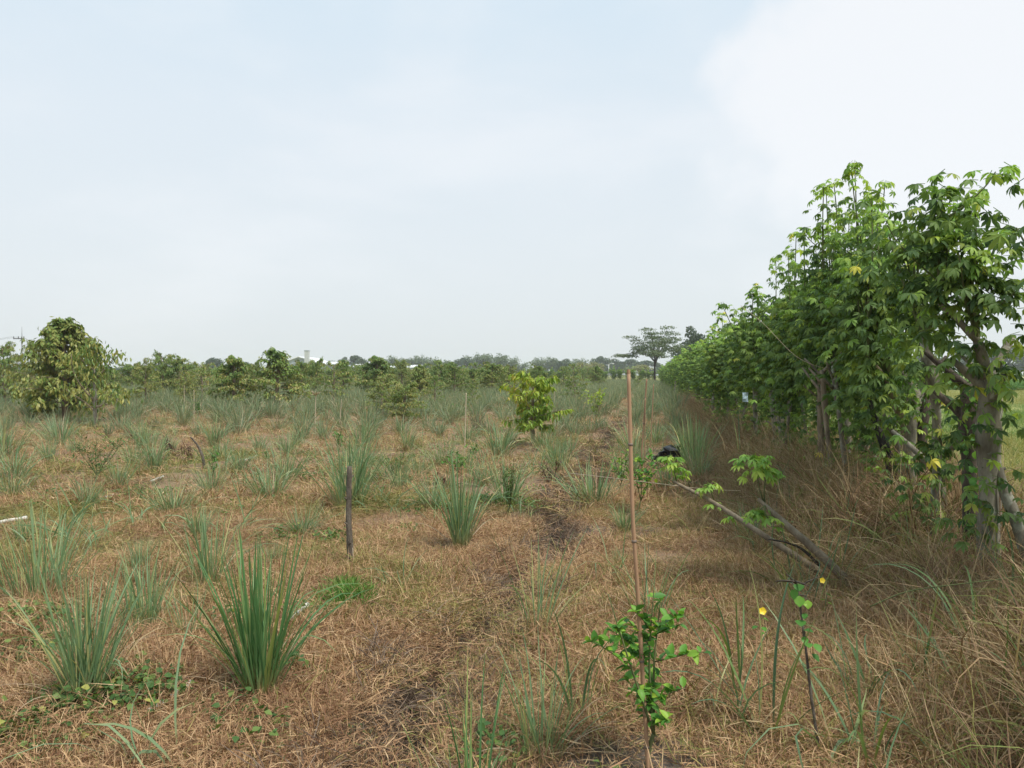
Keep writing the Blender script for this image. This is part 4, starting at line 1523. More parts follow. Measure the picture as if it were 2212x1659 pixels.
def hedge_tree(h, seed, stems=3, shoots=9, low=30, mid=110, spreadx=0.32, knob=1.45, tall=2, dead=False):
    """returns stem meshes, shoot mesh builder, leaf placements; z up from the base"""
    random.seed(seed)
    st, sh = [], MB()
    heads = []
    for s in range(stems):
        m = MB()
        bx, by = random.gauss(0, spreadx * .35), random.gauss(0, .10)
        kz = knob * random.uniform(.82, 1.12)
        mx = bx + random.gauss(0, .05)
        top = Vector((bx * .7 + random.gauss(0, .14), by + random.gauss(0, .10), kz))
        P = smooth_path([(bx, by, -.06), (mx, by + random.gauss(0, .03), kz * .35), (mx + random.gauss(0, .04), by, kz * .7), top], 6)
        r = random.uniform(.022, .038)
        rad = [r * 1.25, r, r * .93, r * .95, r * 1.0, r * 1.55, r * .9]
        tube(m, P, rad, 9, .10, seed=seed * 7 + s)
        # a knobbly stub or two where it was cut before
        for _ in range(2):
            k = random.randint(5, len(P) - 3)
            a = random.uniform(0, 6.28)
            tube(m, path_from(P[k], a, .7, random.uniform(.06, .16), .2, 3), [r * .5, r * .32], 6, .15, seed=seed + s)
        st.append(m)
        heads.append((top, r))
        sec = path_from(top, random.uniform(0, 6.28), .9, random.uniform(.2, .45), .1, 4)
        tube(m, sec, [r * .8, r * .5], 7, .12, seed=seed + 3)
        heads.append((sec[-1], r * .6))
    pl = []
    for s in range(shoots):
        p0, r = heads[s % len(heads)]
        H = h * (random.uniform(.94, 1.0) if s < tall else random.uniform(.68, .88))
        el = R(90) - abs(random.gauss(0, .20))
        a = random.uniform(0, 6.28)
        L_ = max(.4, (H - p0.z))
        P = path_from(p0, a, el, L_, -.12, 7, .1)
        tube(sh, P, [.013, .009, .005], 5, 0, cap=False)
        m = int(L_ / .050)
        for k in range(m):
            f = (k + .5) / m
            if f < .10:
                continue
            j = min(int(f * 7), 6)
            pp = P[j].lerp(P[j + 1], f * 7 - j)
            az = k * 2.399 + random.gauss(0, .3)
            pet = random.uniform(.09, .20) * (1 if f < .9 else .55)
            dirp = Vector((math.cos(az), math.sin(az), random.uniform(.15, .7))) * pet
            pl.append((tuple(pp + dirp), az, random.gauss(-.15, .25), random.gauss(0, .25), random.uniform(.8, 1.15) * (1 if f < .93 else .75), f > .86))
        for k in range(6):                     # drooping umbrella of young leaves at the tip
            az = k * 1.05 + random.gauss(0, .25)
            pl.append((tuple(P[-1] + Vector((math.cos(az) * .055, math.sin(az) * .055, random.uniform(-.02, .05)))), az, random.gauss(-.45, .2), random.gauss(0, .2), random.uniform(.7, .95), random.random() < .8))
        if random.random() < .6:
            k = random.randint(2, 5)
            Q = path_from(P[k], random.uniform(0, 6.28), .6, random.uniform(.3, .55), -.5, 5)
            tube(sh, Q, [.007, .004], 4, 0, cap=False)
            for k in range(9):
                f = random.uniform(.3, 1)
                j = min(int(f * 5), 4)
                pp = Q[j].lerp(Q[j + 1], f * 5 - j)
                az = random.uniform(0, 6.28)
                pl.append((tuple(pp + Vector((math.cos(az), math.sin(az), .4)) * .1), az, random.gauss(-.15, .25), random.gauss(0, .25), random.uniform(.75, 1.05), f > .8))
    for k in range(int(mid * 1.6)):                       # dense leafage around the pollard heads
        p0, r = random.choice(heads)
        a = random.uniform(0, 6.28)
        rr = abs(random.gauss(.12, .2))
        z = random.uniform(-.35, .95)
        pl.append(((p0.x + math.cos(a) * rr * 1.1, p0.y + math.sin(a) * rr, p0.z + z * .8), a, random.gauss(-.25, .3), random.gauss(0, .3), random.uniform(.75, 1.1), random.random() < .06))
    for k in range(low):                       # sprouts low on the stems
        s = random.choice(range(stems))
        a = random.uniform(0, 6.28)
        z = random.uniform(.35, knob)
        base = heads[s * 2][0]
        rr = random.uniform(.05, .24)
        pl.append(((base.x * .9 + math.cos(a) * rr, base.y + math.sin(a) * rr, z), a, random.gauss(-.25, .3), random.gauss(0, .3), random.uniform(.6, .95), random.random() < .15))
    return st, sh, pl


def hedge_leaves(pl, tpls, young_mi=True):
    mb = MB()
    P = np.array([e[0] for e in pl])
    az, pit, rol, sc = [np.array([e[i] for e in pl]) for i in (1, 2, 3, 4)]
    yg = np.array([e[5] for e in pl], bool)
    t = np.clip(.45 * vn(P[:, 0] * 3 + 20, P[:, 2] * 3 + P[:, 1] * 2, 71) + .58 * rng.uniform(0, 1, len(pl)), 0, .999)
    ch = rng.integers(0, len(tpls), len(pl))
    for v, tp in enumerate(tpls):
        for y in (False, True):
            k = (ch == v) & (yg == y)
            if k.any():
                stamp(mb, tp, rotm(az[k], pit[k], rol[k]), P[k], sc[k], t[k], 1 if y else 0)
    return mb.mesh('foliage', [M['kapok'], M['kapok_young']])


HG = 'pollarded trees of the living hedge'
C_HEDGE = 2.06


def hedge_pos(D, off=0.0):
    return ground(K_ROW * D + C_HEDGE + off, D, -0.02)


# first trees: every stem and the largest leaves are parts
NEAR_T = []
near = [  # D, offset
    (3.72, .12, 2.55, 2, 10, 8, 170, 2, 'overhanging hedge tree short of the first one, mostly out of view'),
    #, height, stems, shoots, low, mid, tall, label
    (4.6, .02, 2.50, 1, 9, 110, 170, 2, 'first hedge tree, thick grey trunks at the open end of the hedge'),
    (5.55, .0, 2.50, 1, 8, 130, 110, 3, 'second hedge tree, short pale stub trunk wrapped in low leafy sprouts'),
    (6.5, .08, 2.85, 1, 9, 90, 170, 2, 'third hedge tree, stout mottled double trunk at the paddy gap'),
    (7.80, .10, 3.45, 1, 11, 90, 210, 3, 'fourth hedge tree, tallest twiggy crown, behind the charred leaning stem'),
    (8.70, -.08, 3.50, 2, 12, 70, 230, 4, 'fifth hedge tree, tall spindly crown on two pale stems'),
    (9.8, .05, 3.25, 2, 11, 100, 220, 3, 'sixth hedge tree, bright umbrella-shaped top leaves below the tall crowns'),
]
for i, (D, off, h, stems, shoots, low, mid, tall, label) in enumerate(near):
    st, sh, pl = hedge_tree(h, 99 + i, stems, shoots, low, mid, tall=tall)
    t = thing('hedge_tree', label, 'tree', hedge_pos(D, off), 0, HG)
    NEAR_T.append(t)
    for k, m in enumerate(st):
        link('trunk', m.mesh('trunk', M['bark'] if (i + k) % 3 else M['bark_brown']), t)
    link('shoots', sh.mesh('shoots', M['twig']), t)
    order = sorted(range(len(pl)), key=lambda k: pl[k][0][1])           # leaves on the open side first
    lim = 300 if i < 4 else 240
    for k in order[:lim]:
        e = pl[k]
        link('leaf', (PAL_YOUNG if e[5] else PAL_MESH)[random.randrange(5)], t, e[0], orient(e[1], e[2], e[3]), e[4], tint=random.random() * .999)
    rest = [pl[k] for k in order[lim:]]
    if rest:
        link('foliage', hedge_leaves(rest, PAL), t, kind='stuff')
# the rest of the row: copies of a few further trees
protos = []
for i in range(6):
    st, sh, pl = hedge_tree(3.3, 200 + i, 2, 12, 170, 330, tall=1)
    m = MB()
    for s in st:
        for a in range(len(s.V)):
            m.add(s.V[a], s.F[a] - s.F[a].min(), s.T[a], s.A[a]) if False else None
    trunks = [s.mesh('trunk', M['bark']) for s in st]
    protos.append((trunks, sh.mesh('shoots', M['twig']), hedge_leaves(pl, PAL_LO)))
NTH = ['seventh', 'eighth', 'ninth', 'tenth', 'eleventh', 'twelfth', 'thirteenth', 'fourteenth', 'fifteenth', 'sixteenth', 'seventeenth', 'eighteenth', 'nineteenth', 'twentieth', 'twenty-first', 'twenty-second', 'twenty-third', 'twenty-fourth', 'twenty-fifth', 'twenty-sixth', 'twenty-seventh', 'twenty-eighth', 'twenty-ninth', 'thirtieth']
TR = ['with a bright tip above its neighbours', 'with dark inner foliage', 'hung with yellowing leaves', 'leafy down to the straw', 'whose pale stems lean', 'with a low rounded top']
for D, off, sc, lbl in ((7.1, .30, .86, 'slim leafy tree squeezed between the third and fourth hedge trees'), (8.2, .25, .92, 'slim leafy tree squeezed between the fourth and fifth hedge trees'),
                        (9.25, .1, .92, 'slim leafy tree squeezed between the fifth and sixth hedge trees'), (10.35, .0, .92, 'slim leafy tree squeezed behind the sixth hedge tree')):
    trunks, shm, fol = protos[int(D) % 6]
    t = thing('hedge_tree', lbl, 'tree', hedge_pos(D, off), random.uniform(0, 6.28), HG, (.95, .95, sc))
    for m in trunks:
        link('trunk', m, t)
    link('shoots', shm, t)
    link('foliage', fol, t, tint=random.uniform(0, .12), kind='stuff')
D, i = 10.9, 0
while D < 112:
    trunks, shm, fol = protos[i % 6]
    sc = random.uniform(.94, 1.03) * (.98 if D < 12.3 else (.86 if D < 19 else .82))
    lbl = f'{NTH[i]} hedge tree down the row, {TR[i % 6]}' if i < len(NTH) else 'leafy hedge tree far down the row where single crowns merge'
    t = thing('hedge_tree', lbl, 'tree', hedge_pos(D, random.gauss(0, .12)), random.uniform(0, 6.28), HG, (1.05, 1.05, sc))
    for m in trunks:
        link('trunk', m, t)
    link('shoots', shm, t)
    link('foliage', fol, t, tint=random.uniform(0, .15), kind='stuff')
    D += .85 + .012 * D
    i += 1
# far hedge closing the field
for k in range(58):
    f = k / 57
    x = -42 + 62 * f
    y = 118 - 6 * f
    trunks, shm, fol = protos[k % 6]
    t = thing('hedge_tree', sky_label(CX + F_PX * x / y, '{n}dark far-hedge tree {p}'), 'tree', ground(x + random.gauss(0, .1), y), random.uniform(0, 6.28), 'trees of the far hedge across the field end', (1.25, 1.25, random.uniform(.72, .86)))
    link('trunk', trunks[0], t)
    link('foliage', fol, t, tint=random.uniform(0, .08), kind='stuff')

# ------------------------------------------------------------------ distant groves, tall trees
def blob_tree(kind, seed, n=1500):
    """unit-high crown builder: returns trunk mb, leaf placements"""
    random.seed(seed)
    g = np.random.default_rng(seed)
    tr = MB()
    if kind == 'bamboo':
        P = []
        for c in range(26):
            a = g.uniform(0, 6.28)
            L_ = g.uniform(.75, 1.05)
            lean = g.uniform(.05, .5)
            for k in range(n // 26):
                t = g.uniform(.25, 1)
                th = lean * t * t * 1.8
                x = L_ * t * math.sin(th) * .75
                z = L_ * t * math.cos(th * .8)
                P.append((math.cos(a) * (x + .12 * 1) + g.normal(0, .045), math.sin(a) * (x + .12) + g.normal(0, .045), z + g.normal(0, .03)))
            tube(tr, [(math.cos(a) * .12, math.sin(a) * .12, 0), (math.cos(a) * (.12 + lean * .15), math.sin(a) * (.12 + lean * .15), .5)], [.008, .005], 4, cap=False)
        return tr, np.array(P)
    if kind == 'umbrella':
        P = []
        tube(tr, smooth_path([(0, 0, 0), (.01, 0, .3), (.0, .01, .5)], 4), [.022, .016, .012], 7)
        for c in range(13):
            a = c * 2.4 + g.normal(0, .3)
            z1 = .48 + .50 * ((c + .5) / 13)
            r1 = (.66 - .44 * ((c + .5) / 13)) * g.uniform(.7, 1.1)
            p1 = Vector((math.cos(a) * r1, math.sin(a) * r1, z1))
            p0 = Vector((0, 0, .30 + .2 * g.uniform(0, 1)))
            mid_ = p0.lerp(p1, .5) + Vector((0, 0, .07))
            tube(tr, smooth_path([p0, mid_, p1], 4), [.009, .003], 5, cap=False)
            for s in range(4):
                q = p0.lerp(p1, .62 + .13 * s) + Vector((g.normal(0, .05), g.normal(0, .05), .02))
                for k in range(n // 52):
                    aa, rr = g.uniform(0, 6.28), .16 * math.sqrt(g.uniform(0, 1))
                    P.append((q.x + math.cos(aa) * rr, q.y + math.sin(aa) * rr, q.z + g.normal(0, .012) - rr * .15))
        return tr, np.array(P)
    # broad
    tube(tr, [(0, 0, 0), (.01, 0, .25), (0, .01, .5)], [.035, .025, .015], 6)
    P = []
    for c in range(22):
        a = g.uniform(0, 6.28)
        u = g.uniform(0, 1)
        R_ = .42 * math.sqrt(max(.05, 1 - (2 * u - .9) ** 2))
        q = np.array([math.cos(a) * R_ * g.uniform(.4, 1), math.sin(a) * R_ * g.uniform(.4, 1), .30 + .6 * u])
        s = g.uniform(.08, .16)
        tube(tr, [(0, 0, .25 + .2 * u), tuple(q)], [.012, .004], 4, cap=False)
        d = g.normal(0, 1, (n // 22, 3))
        d /= np.linalg.norm(d, axis=1)[:, None]
        P.append(q + d * s * g.uniform(.6, 1.05, (n // 22, 1)))
    return tr, np.vstack(P)


def far_mesh(kind, seed, mat, n=1500, size=.035):
    tr, P = blob_tree(kind, seed, n)
    g = np.random.default_rng(seed + 5)
    mb = MB()
    k = len(P)
    tn = np.clip(.5 * vn(P[:, 0] * 6 + 10, P[:, 2] * 6 + P[:, 1] * 4, 81) + .5 * g.uniform(0, 1, k), 0, .999)
    flat = kind == 'umbrella'
    stamp(mb, leaf_tpl(size, size * .55, 2, .2, .5, .5, 1), rotm(g.uniform(0, 6.28, k), g.normal(0 if flat else -.3, .5, k), g.normal(0, .7 if flat else .8, k)), P, g.uniform(.7, 1.3, k), tn)
    return tr.mesh('trunk', M['bark_dark']), mb.mesh('crown', M[mat])


FAR = {'bamboo': [far_mesh('bamboo', 300 + i, 'bamboo_leaf', 4200, .06) for i in range(3)], 'broad': [far_mesh('broad', 310 + i, 'grove', 4200, .06) for i in range(3)],
       'cream': [far_mesh('broad', 320, 'cream_leaf', 1500, .05)], 'umbrella': [far_mesh('umbrella', 330 + i, 'bamboo_leaf', 7500, .030) for i in range(2)]}


def far_tree(U, Vt, D, wpx, kind, label, name, group=None, v=0, tint=0.0, z0=None):
    x = atD(U, HOR, D).x
    z = float(height(x, D)) if z0 is None else z0
    h = atD(U, Vt, D).z - z
    w = wpx / F_PX * D * (1.35 if D > 180 else 1.0)
    base_w = {'bamboo': 1.1, 'broad': .95, 'cream': .95, 'umbrella': 1.15}[kind]
    t = thing(name, label, 'tree', (x, D, z), random.uniform(0, 6.28), group, (w / base_w, w / base_w, h))
    tr, cr = FAR[kind][v % len(FAR[kind])]
    link('trunk', tr, t)
    link('crown', cr, t, tint=tint)
    return t


random.seed(44)
far_tree(1415, 704, 105, 132, 'umbrella', 'wide flat-layered umbrella tree rising over the far end of the hedge', 'umbrella_tree')
far_tree(1492, 702, 125, 84, 'broad', 'dark-leaved tree behind the hedge top, beside the umbrella tree', 'dark_tree', v=1)
GG = 'hazy groves on the horizon'
for k, (U, Vt, D, w, kind, label) in enumerate([
        (462, 776, 250, 46, 'broad', 'hazy dark treetop above the yellow-green orchard tree'), (525, 785, 300, 60, 'broad', 'low hazy trees behind the olive orchard tree'),
        (716, 783, 260, 40, 'umbrella', 'hazy flat-topped tree just past the factory roof'), (597, 772, 260, 24, 'umbrella', 'thin hazy tree beside the factory gable'),
        (745, 774, 300, 30, 'broad', 'hazy tree, first hump after the factory'), (765, 772, 300, 46, 'broad', 'dark hazy tree over the first white shed'),
        (850, 772, 340, 40, 'bamboo', 'plumed bamboo clump above the start of the long white shed'), (880, 776, 350, 42, 'bamboo', 'bamboo clump over the long white shed with open tufts'),
        (905, 770, 350, 34, 'bamboo', 'bamboo clump with one tall plume over the shed end'), (930, 775, 350, 40, 'bamboo', 'bamboo clump just past the long shed'), (955, 780, 360, 34, 'bamboo', 'low bamboo clump in the horizon dip'),
        (975, 786, 300, 26, 'broad', 'small dark tree in the horizon dip'), (1000, 776, 340, 46, 'broad', 'dark foot of the long hazy grove'), (1030, 768, 350, 60, 'bamboo', 'swelling bamboo crown of the long hazy grove'),
        (1062, 766, 350, 60, 'bamboo', 'highest bamboo crown of the long hazy grove'), (1095, 773, 355, 48, 'bamboo', 'falling end of the long hazy bamboo grove'), (1122, 786, 360, 40, 'bamboo', 'low pale bamboo between the two groves'),
        (1172, 774, 370, 46, 'bamboo', 'first bamboo crown after the gap'), (1200, 776, 370, 44, 'bamboo', 'second bamboo crown after the gap'), (1222, 778, 300, 44, 'broad', 'dark tree in front of the pale bamboos'),
        (1250, 777, 370, 40, 'bamboo', 'pale bamboo behind the dark horizon tree'), (1300, 773, 350, 46, 'broad', 'tall hazy crown beside the lamp post'), (1330, 778, 355, 50, 'broad', 'hazy crown just past the lamp post'),
        (1360, 780, 360, 50, 'broad', 'hazy crown behind the top of the bamboo stake'), (1400, 782, 370, 60, 'broad', 'hazy crown under the umbrella tree'), (1450, 780, 380, 70, 'broad', 'hazy crown hidden behind the hedge line'),
        (285, 795, 330, 60, 'broad', 'faint low trees beyond the bare-branched tree'), (340, 792, 330, 60, 'broad', 'faint low trees behind the dense green pair'), (230, 795, 340, 60, 'broad', 'faint low trees behind the olive trees'),
        (60, 795, 340, 80, 'broad', 'faint low trees behind the power pole'), (-40, 790, 340, 80, 'broad', 'faint low trees at the edge of the field'), (140, 795, 340, 80, 'broad', 'faint low trees behind the tallest olive tree'),
        (400, 790, 320, 60, 'broad', 'faint trees behind the little lime-green tree'), (1560, 785, 380, 90, 'broad', 'hazy trees behind the hedge beyond the dark-leaved tree'),
        (1700, 775, 340, 90, 'broad', 'hazy wood seen between far hedge stems'), (1800, 770, 320, 90, 'broad', 'hazy wood behind the tallest hedge crowns'), (1900, 765, 300, 90, 'broad', 'hazy wood through the first gap of the hedge'),
        (2000, 768, 300, 90, 'broad', 'hazy wood between the second and third hedge trees'), (2090, 760, 290, 90, 'broad', 'hazy wood behind the first hedge tree'), (2180, 752, 280, 100, 'broad', 'dark hazy wood beyond the paddy at the open end of the hedge'),
        (2270, 755, 280, 100, 'broad', 'hazy wood at the far side of the paddy')]):
    far_tree(U, Vt - 4, D, w, kind, label, {'bamboo': 'bamboo_grove', 'broad': 'distant_tree', 'umbrella': 'umbrella_tree'}[kind], GG, v=k)
for k, (U, Vt, w, label) in enumerate([(808, 785, 60, 'cream-flowered bushy tree between the two sheds'), (1258, 780, 34, 'cream-tipped tree right of the dark horizon tree'), (1285, 780, 40, 'cream-leaved tree beside the lamp post'),
                                       (1382, 786, 56, 'pale cream tree behind the bamboo stake top'), (1050, 795, 40, 'pale low bush under the highest bamboo crown')]):
    far_tree(U, Vt, 190, w, 'cream', label.replace(' right of', ' past'), 'flowering_tree', 'pale flowering trees near the horizon')

# crop strips beyond the paddy: one mass of maize-like green
src = [source('green_crop_tuft', tangle_tuft(50, .5, .6, 1.3, .05, M['fresh'], segs=3, up=.3))]
yy = rng.uniform(78, 92, 2600)
xx = rng.uniform(20, 85, 2600)
scatter('green_crop', np.stack([xx, yy, height(xx, yy)], 1), rng.uniform(0, 6.28, 2600), rng.uniform(.8, 1.3, 2600), 0, src)

# ------------------------------------------------------------------ buildings on the horizon
def factory():
    D = 225.0
    x0, x1 = atD(619, HOR, D).x, atD(672, HOR, D).x
    xm = (x0 + x1) / 2
    ze, zp = atD(640, 781, D).z, atD(640, 771.5, D).z
    t = thing('factory', 'grey gabled factory hall with a pale square chimney, hazy on the horizon', 'building', (xm, D, 0))
    hw = (x1 - x0) / 2
    m = MB()
    dp = 22.0
    m.add([(-hw, 0, 0), (hw, 0, 0), (hw, 0, ze), (0, 0, zp), (-hw, 0, ze), (-hw, dp, 0), (hw, dp, 0), (hw, dp, ze), (0, dp, zp), (-hw, dp, ze)],
          [(0, 1, 2, 4), (2, 3, 4, 4), (5, 9, 7, 6), (1, 6, 7, 2), (5, 0, 4, 9)][:1] + [(5, 9, 7, 6), (1, 6, 7, 2), (5, 0, 4, 9)])
    m.add([(-hw, 0, ze), (0, 0, ze), (hw, 0, ze), (0, 0, zp)], [(0, 1, 3, 3)][:0] + [(0, 1, 2, 3)])
    m.add([(-hw, dp, ze), (0, dp, ze), (hw, dp, ze), (0, dp, zp)], [(3, 2, 1, 0)])
    link('wall', m.mesh('wall', M['concrete'], False), t)
    for s in (-1, 1):
        r = MB()
        e = hw + .5
        zz = ze - (zp - ze) / hw * .5
        r.add([(s * e, -.5, zz), (0, -.5, zp + .02), (0, dp + .5, zp + .02), (s * e, dp + .5, zz), (s * e, -.5, zz + .2), (0, -.5, zp + .24), (0, dp + .5, zp + .24), (s * e, dp + .5, zz + .2)],
              [(0, 1, 2, 3), (4, 5, 6, 7), (0, 1, 5, 4), (2, 3, 7, 6), (0, 4, 7, 3)])
        link('roof', r.mesh('roof', M['roof'], False), t)
    w = MB()
    box(w, (-.8, -.08, ze - .6), (.8, .02, ze - .1))
    link('vent', w.mesh('vent', M['dark'], False), t)
    # lower hall behind, running to the side
    xa, xb = atD(668, HOR, D).x - xm, atD(733, HOR, D).x - xm
    zl, zr = atD(700, 787, D).z, atD(700, 780.5, D).z
    h = MB()
    box(h, (xa, 2.0, 0), (xb, 16, zl))
    link('wall', h.mesh('wall', M['concrete'], False), t)
    r = MB()
    r.add([(xa - .3, 1.4, zl + .02), (xb + .3, 1.4, zl + .02), (xb - 2.5, 9, zr), (xa - .3, 9, zr), (xa - .3, 16.6, zl + .02), (xb + .3, 16.6, zl + .02)], [(0, 1, 2, 3), (3, 2, 5, 4)])
    link('roof', r.mesh('roof', M['roof'], False), t)
    # chimney
    c = MB()
    ca, cb = atD(662, HOR, D).x - xm, atD(671, HOR, D).x - xm
    zt = atD(666, 758.5, D).z
    box(c, (ca, -2.2, 0), (cb, -1.0, zt))
    ch = link('chimney', c.mesh('chimney', M['chim'], False), t)
    c = MB()
    box(c, (ca - .09, -2.29, zt + .002), (cb + .09, -.91, zt + .22))
    link('cap', c.mesh('cap', M['concrete'], False), ch)


def shed(U0, U1, Vt, Ve, D, label, n=8):
    x0, x1 = atD(U0, HOR, D).x, atD(U1, HOR, D).x
    ze, zr = atD(U0, Ve, D).z, atD(U0, Vt, D).z
    t = thing('shed', label, 'building', ((x0 + x1) / 2, D, 0), 0, 'long white-roofed sheds on the horizon')
    hw = (x1 - x0) / 2
    m = MB()
    box(m, (-hw, .6, 0), (hw, 9.4, ze - .05))
    link('wall', m.mesh('wall', M['concrete'], False), t)
    for k in range(n):
        a = -hw - .3 + (2 * hw + .6) * k / n
        b = -hw - .3 + (2 * hw + .6) * (k + 1) / n - .06
        dz = .04 * (k % 2)
        r = MB()
        r.add([(a, 0, ze + dz), (b, 0, ze + dz), (b, 5, zr + dz), (a, 5, zr + dz), (a, 10, ze + dz), (b, 10, ze + dz), (a, 0, ze + dz - .15), (b, 0, ze + dz - .15)], [(0, 1, 2, 3), (3, 2, 5, 4), (6, 7, 1, 0)])
        link('roof_panel', r.mesh('roof_panel', M['roof'], False), t)


factory()
shed(764, 792, 786, 792, 240, 'short white-roofed shed beyond the staked yellow-green tree', 5)
shed(843, 908, 788, 793.5, 250, 'long low white-roofed shed below the bamboo plumes', 10)


def poles():
    D = 132.0
    p = ground(atD(48, HOR, D).x, D)
    t = thing('power_pole', 'power pole with a crossarm and thin top rod above the orchard trees', 'utility pole', p)
    top = atD(48, 706, D).z - p.z
    za = atD(48, 731.5, D).z - p.z
    m = MB()
    tube(m, [(0, 0, -.3), (0, 0, za + .3)], [.16, .10], 10)
    link('pole', m.mesh('pole', M['concretepole']), t)
    m = MB()
    tube(m, [(0, 0, za + .3), (0, 0, top)], [.05, .03], 6)
    link('rod', m.mesh('rod', M['concretepole']), t)
    s = D / F_PX
    m = MB()
    box(m, (-17 * s, -.24, za - .09), (6.5 * s, -.12, za + .07))
    link('crossarm', m.mesh('crossarm', M['steel'], False), t)
    for u in (-16.3, -6, 5.8):
        m = MB()
        tube(m, [(u * s, -.18, za + .072), (u * s, -.18, za + .18), (u * s, -.18, za + .24), (u * s, -.18, za + .36)], [.05, .10, .06, .09], 8)
        link('insulator', m.mesh('insulator', M['steel']), t)
    for k, u in enumerate((-16.3, -6, 5.8)):
        w = MB()
        a = p + Vector((u * s, -.18, za + .36))
        b = a + Vector((-45, 30, .3))
        mid_ = a.lerp(b, .5) - Vector((0, 0, 1.0))
        tube(w, smooth_path([a, mid_, b], 8), [.012], 4, cap=False) if False else tube(w, smooth_path([a, mid_, b], 8), .012, 4, cap=False)
        o = link('power_line', w.mesh('power_line', M['steel']))
        tag(o, ['outer power line leaving the long end of the crossarm', 'middle power line leaving the crossarm', 'power line from the short end of the crossarm'][k], 'cable', 'power lines running off the pole')
    D = 165.0
    p = ground(atD(1315, HOR, D).x, D)
    t = thing('lamp_post', 'thin white lamp post in front of the hazy horizon trees', 'street lamp', p)
    z = atD(1315, 787, D).z - p.z
    m = MB()
    tube(m, [(0, 0, -.2), (0, 0, z)], [.09, .06], 8)
    link('pole', m.mesh('pole', M['roof']), t)
    m = MB()
    tube(m, smooth_path([(0, 0, z - .1), (.35, 0, z + .15), (.8, 0, z + .2)], 4), [.04, .03], 6)
    link('arm', m.mesh('arm', M['roof']), t)
    m = MB()
    box(m, (.75, -.1, z + .1), (1.15, .1, z + .22))
    link('lamp_head', m.mesh('lamp_head', M['roof'], False), t)


poles()

# ------------------------------------------------------------------ stakes, posts, pipes and small things
def cane(mb_mat, p0, p1, r0, r1, nodes, root, split=False, sides=10):
    m = MB()
    pts, rad = [], []
    n = 40
    v = p1 - p0
    for i in range(n + 1):
        pts.append(p0 + v * (i / n))
    tube(m, pts, [r0, r1], sides, .02)
    link('cane', m.mesh('cane', mb_mat), root)
    for f in nodes:
        q = p0 + v * f
        r = r0 + (r1 - r0) * f
        k = MB()
        d = v.normalized() * r * .7
        tube(k, [q - d, q - d * .3, q + d * .3, q + d], [r * 1.02, r * 1.3, r * 1.3, r * 1.02], sides)
        link('node', k.mesh('node', M['node']), root)


p = at(1399, 1672)
D0 = p.y
t = thing('bamboo_stake', 'tall brown bamboo stake with a split top, planted beside the leafy citrus sapling', 'stake', p, 0, 'canes marking planting spots')
q = [atD(U, V, D0) - p for U, V in ((1358, 806), (1362, 960), (1367, 1120), (1377, 1270), (1388, 1460))]
pts = [Vector((0, 0, -.1)), Vector((-.001, 0, .06))] + [v for v in reversed(q)]
sp = smooth_path(pts, 6)
m = MB()
tube(m, sp, [.0084, .0080, .0084, .0074, .0077, .0068], 12, .05)
link('cane', m.mesh('cane', M['bamboo']), t)
topv, dirv = sp[-1], (sp[-1] - sp[-3]).normalized()
for a0 in (0.3, 3.3):                            # the two prongs of the split top
    k = MB()
    Vv, Ff = [], []
    nn = 6
    for z, hh in ((0, 0), (1, 1)):
        for j in range(nn + 1):
            a = a0 + j / nn * 2.2
            for rr in (.0074, .0052):
                Vv.append(tuple(topv + Vector((math.cos(a) * rr, math.sin(a) * rr, 0)) + dirv * (z * (.010 + .006 * math.sin(j / nn * PI)) - .001)))
    w2 = (nn + 1) * 2
    for j in range(nn):
        b = j * 2
        Ff += [(b, b + 2, b + 2 + w2, b + w2), (b + 1, b + 1 + w2, b + 3 + w2, b + 3), (b + w2, b + 2 + w2, b + 3 + w2, b + 1 + w2)]
    k.add(Vv, Ff)
    link('prong', k.mesh('prong', M['bamboo'], False), t)
for V in (1165, 1440, 960, 1600):
    fz = min(range(len(sp)), key=lambda i: abs((sp[i] + p - atD(1370, V, D0)).z))
    c = sp[fz]
    k = MB()
    d = (sp[min(fz + 1, len(sp) - 1)] - sp[max(fz - 1, 0)]).normalized() * .005
    tube(k, [c - d, c - d * .3, c + d * .3, c + d], [.0085, .0103, .0103, .0085], 12)
    link('node', k.mesh('node', M['node']), t)

for i, (u0, v0, u1, v1, ph) in enumerate(STAKES):
    p = at(u1, v1)
    tp = atD(u0, v0, p.y) - p
    near_ = i >= 10
    t = thing('bamboo_stake' if near_ else 'reed_stake', ph, 'stake', p, 0, 'canes marking planting spots')
    r = (.012, .009, .007)[i - 10] if near_ else .011
    cane(M['bamboo'] if near_ else M['bamboo_pale'], Vector((0, 0, -.08)), tp, r, r * .85, ([.28, .62, .84] if near_ else []), t)
    if i == 0:
        nb = 60
        V, F, A, k = ribbons(np.zeros((nb, 3)) + np.array([tp.x, tp.y, tp.z]), rng.uniform(0, 6.28, nb), rng.uniform(.6, 1.1, nb), rng.uniform(.18, .32, nb), .012, rng.uniform(.6, 1.4, nb), 4)
        mb = MB()
        mb.add(V, F, np.repeat(rng.uniform(0, 1, nb), k), A)
        link('straw_fan', mb.mesh('straw_fan', M['dryblade']), t, kind='stuff')


def limb(name, label, cat, pts, rad, mat, sides=10, rough=.10, group=None, part='stem', kids=True):
    P = [Vector(v) for v in pts]
    root = thing(name, label, cat, P[0], 0, group)
    m = MB()
    tube(m, smooth_path([v - P[0] for v in P], 7), rad, sides, rough, seed=len(label))
    link(part, m.mesh(part, mat), root)
    return root, P


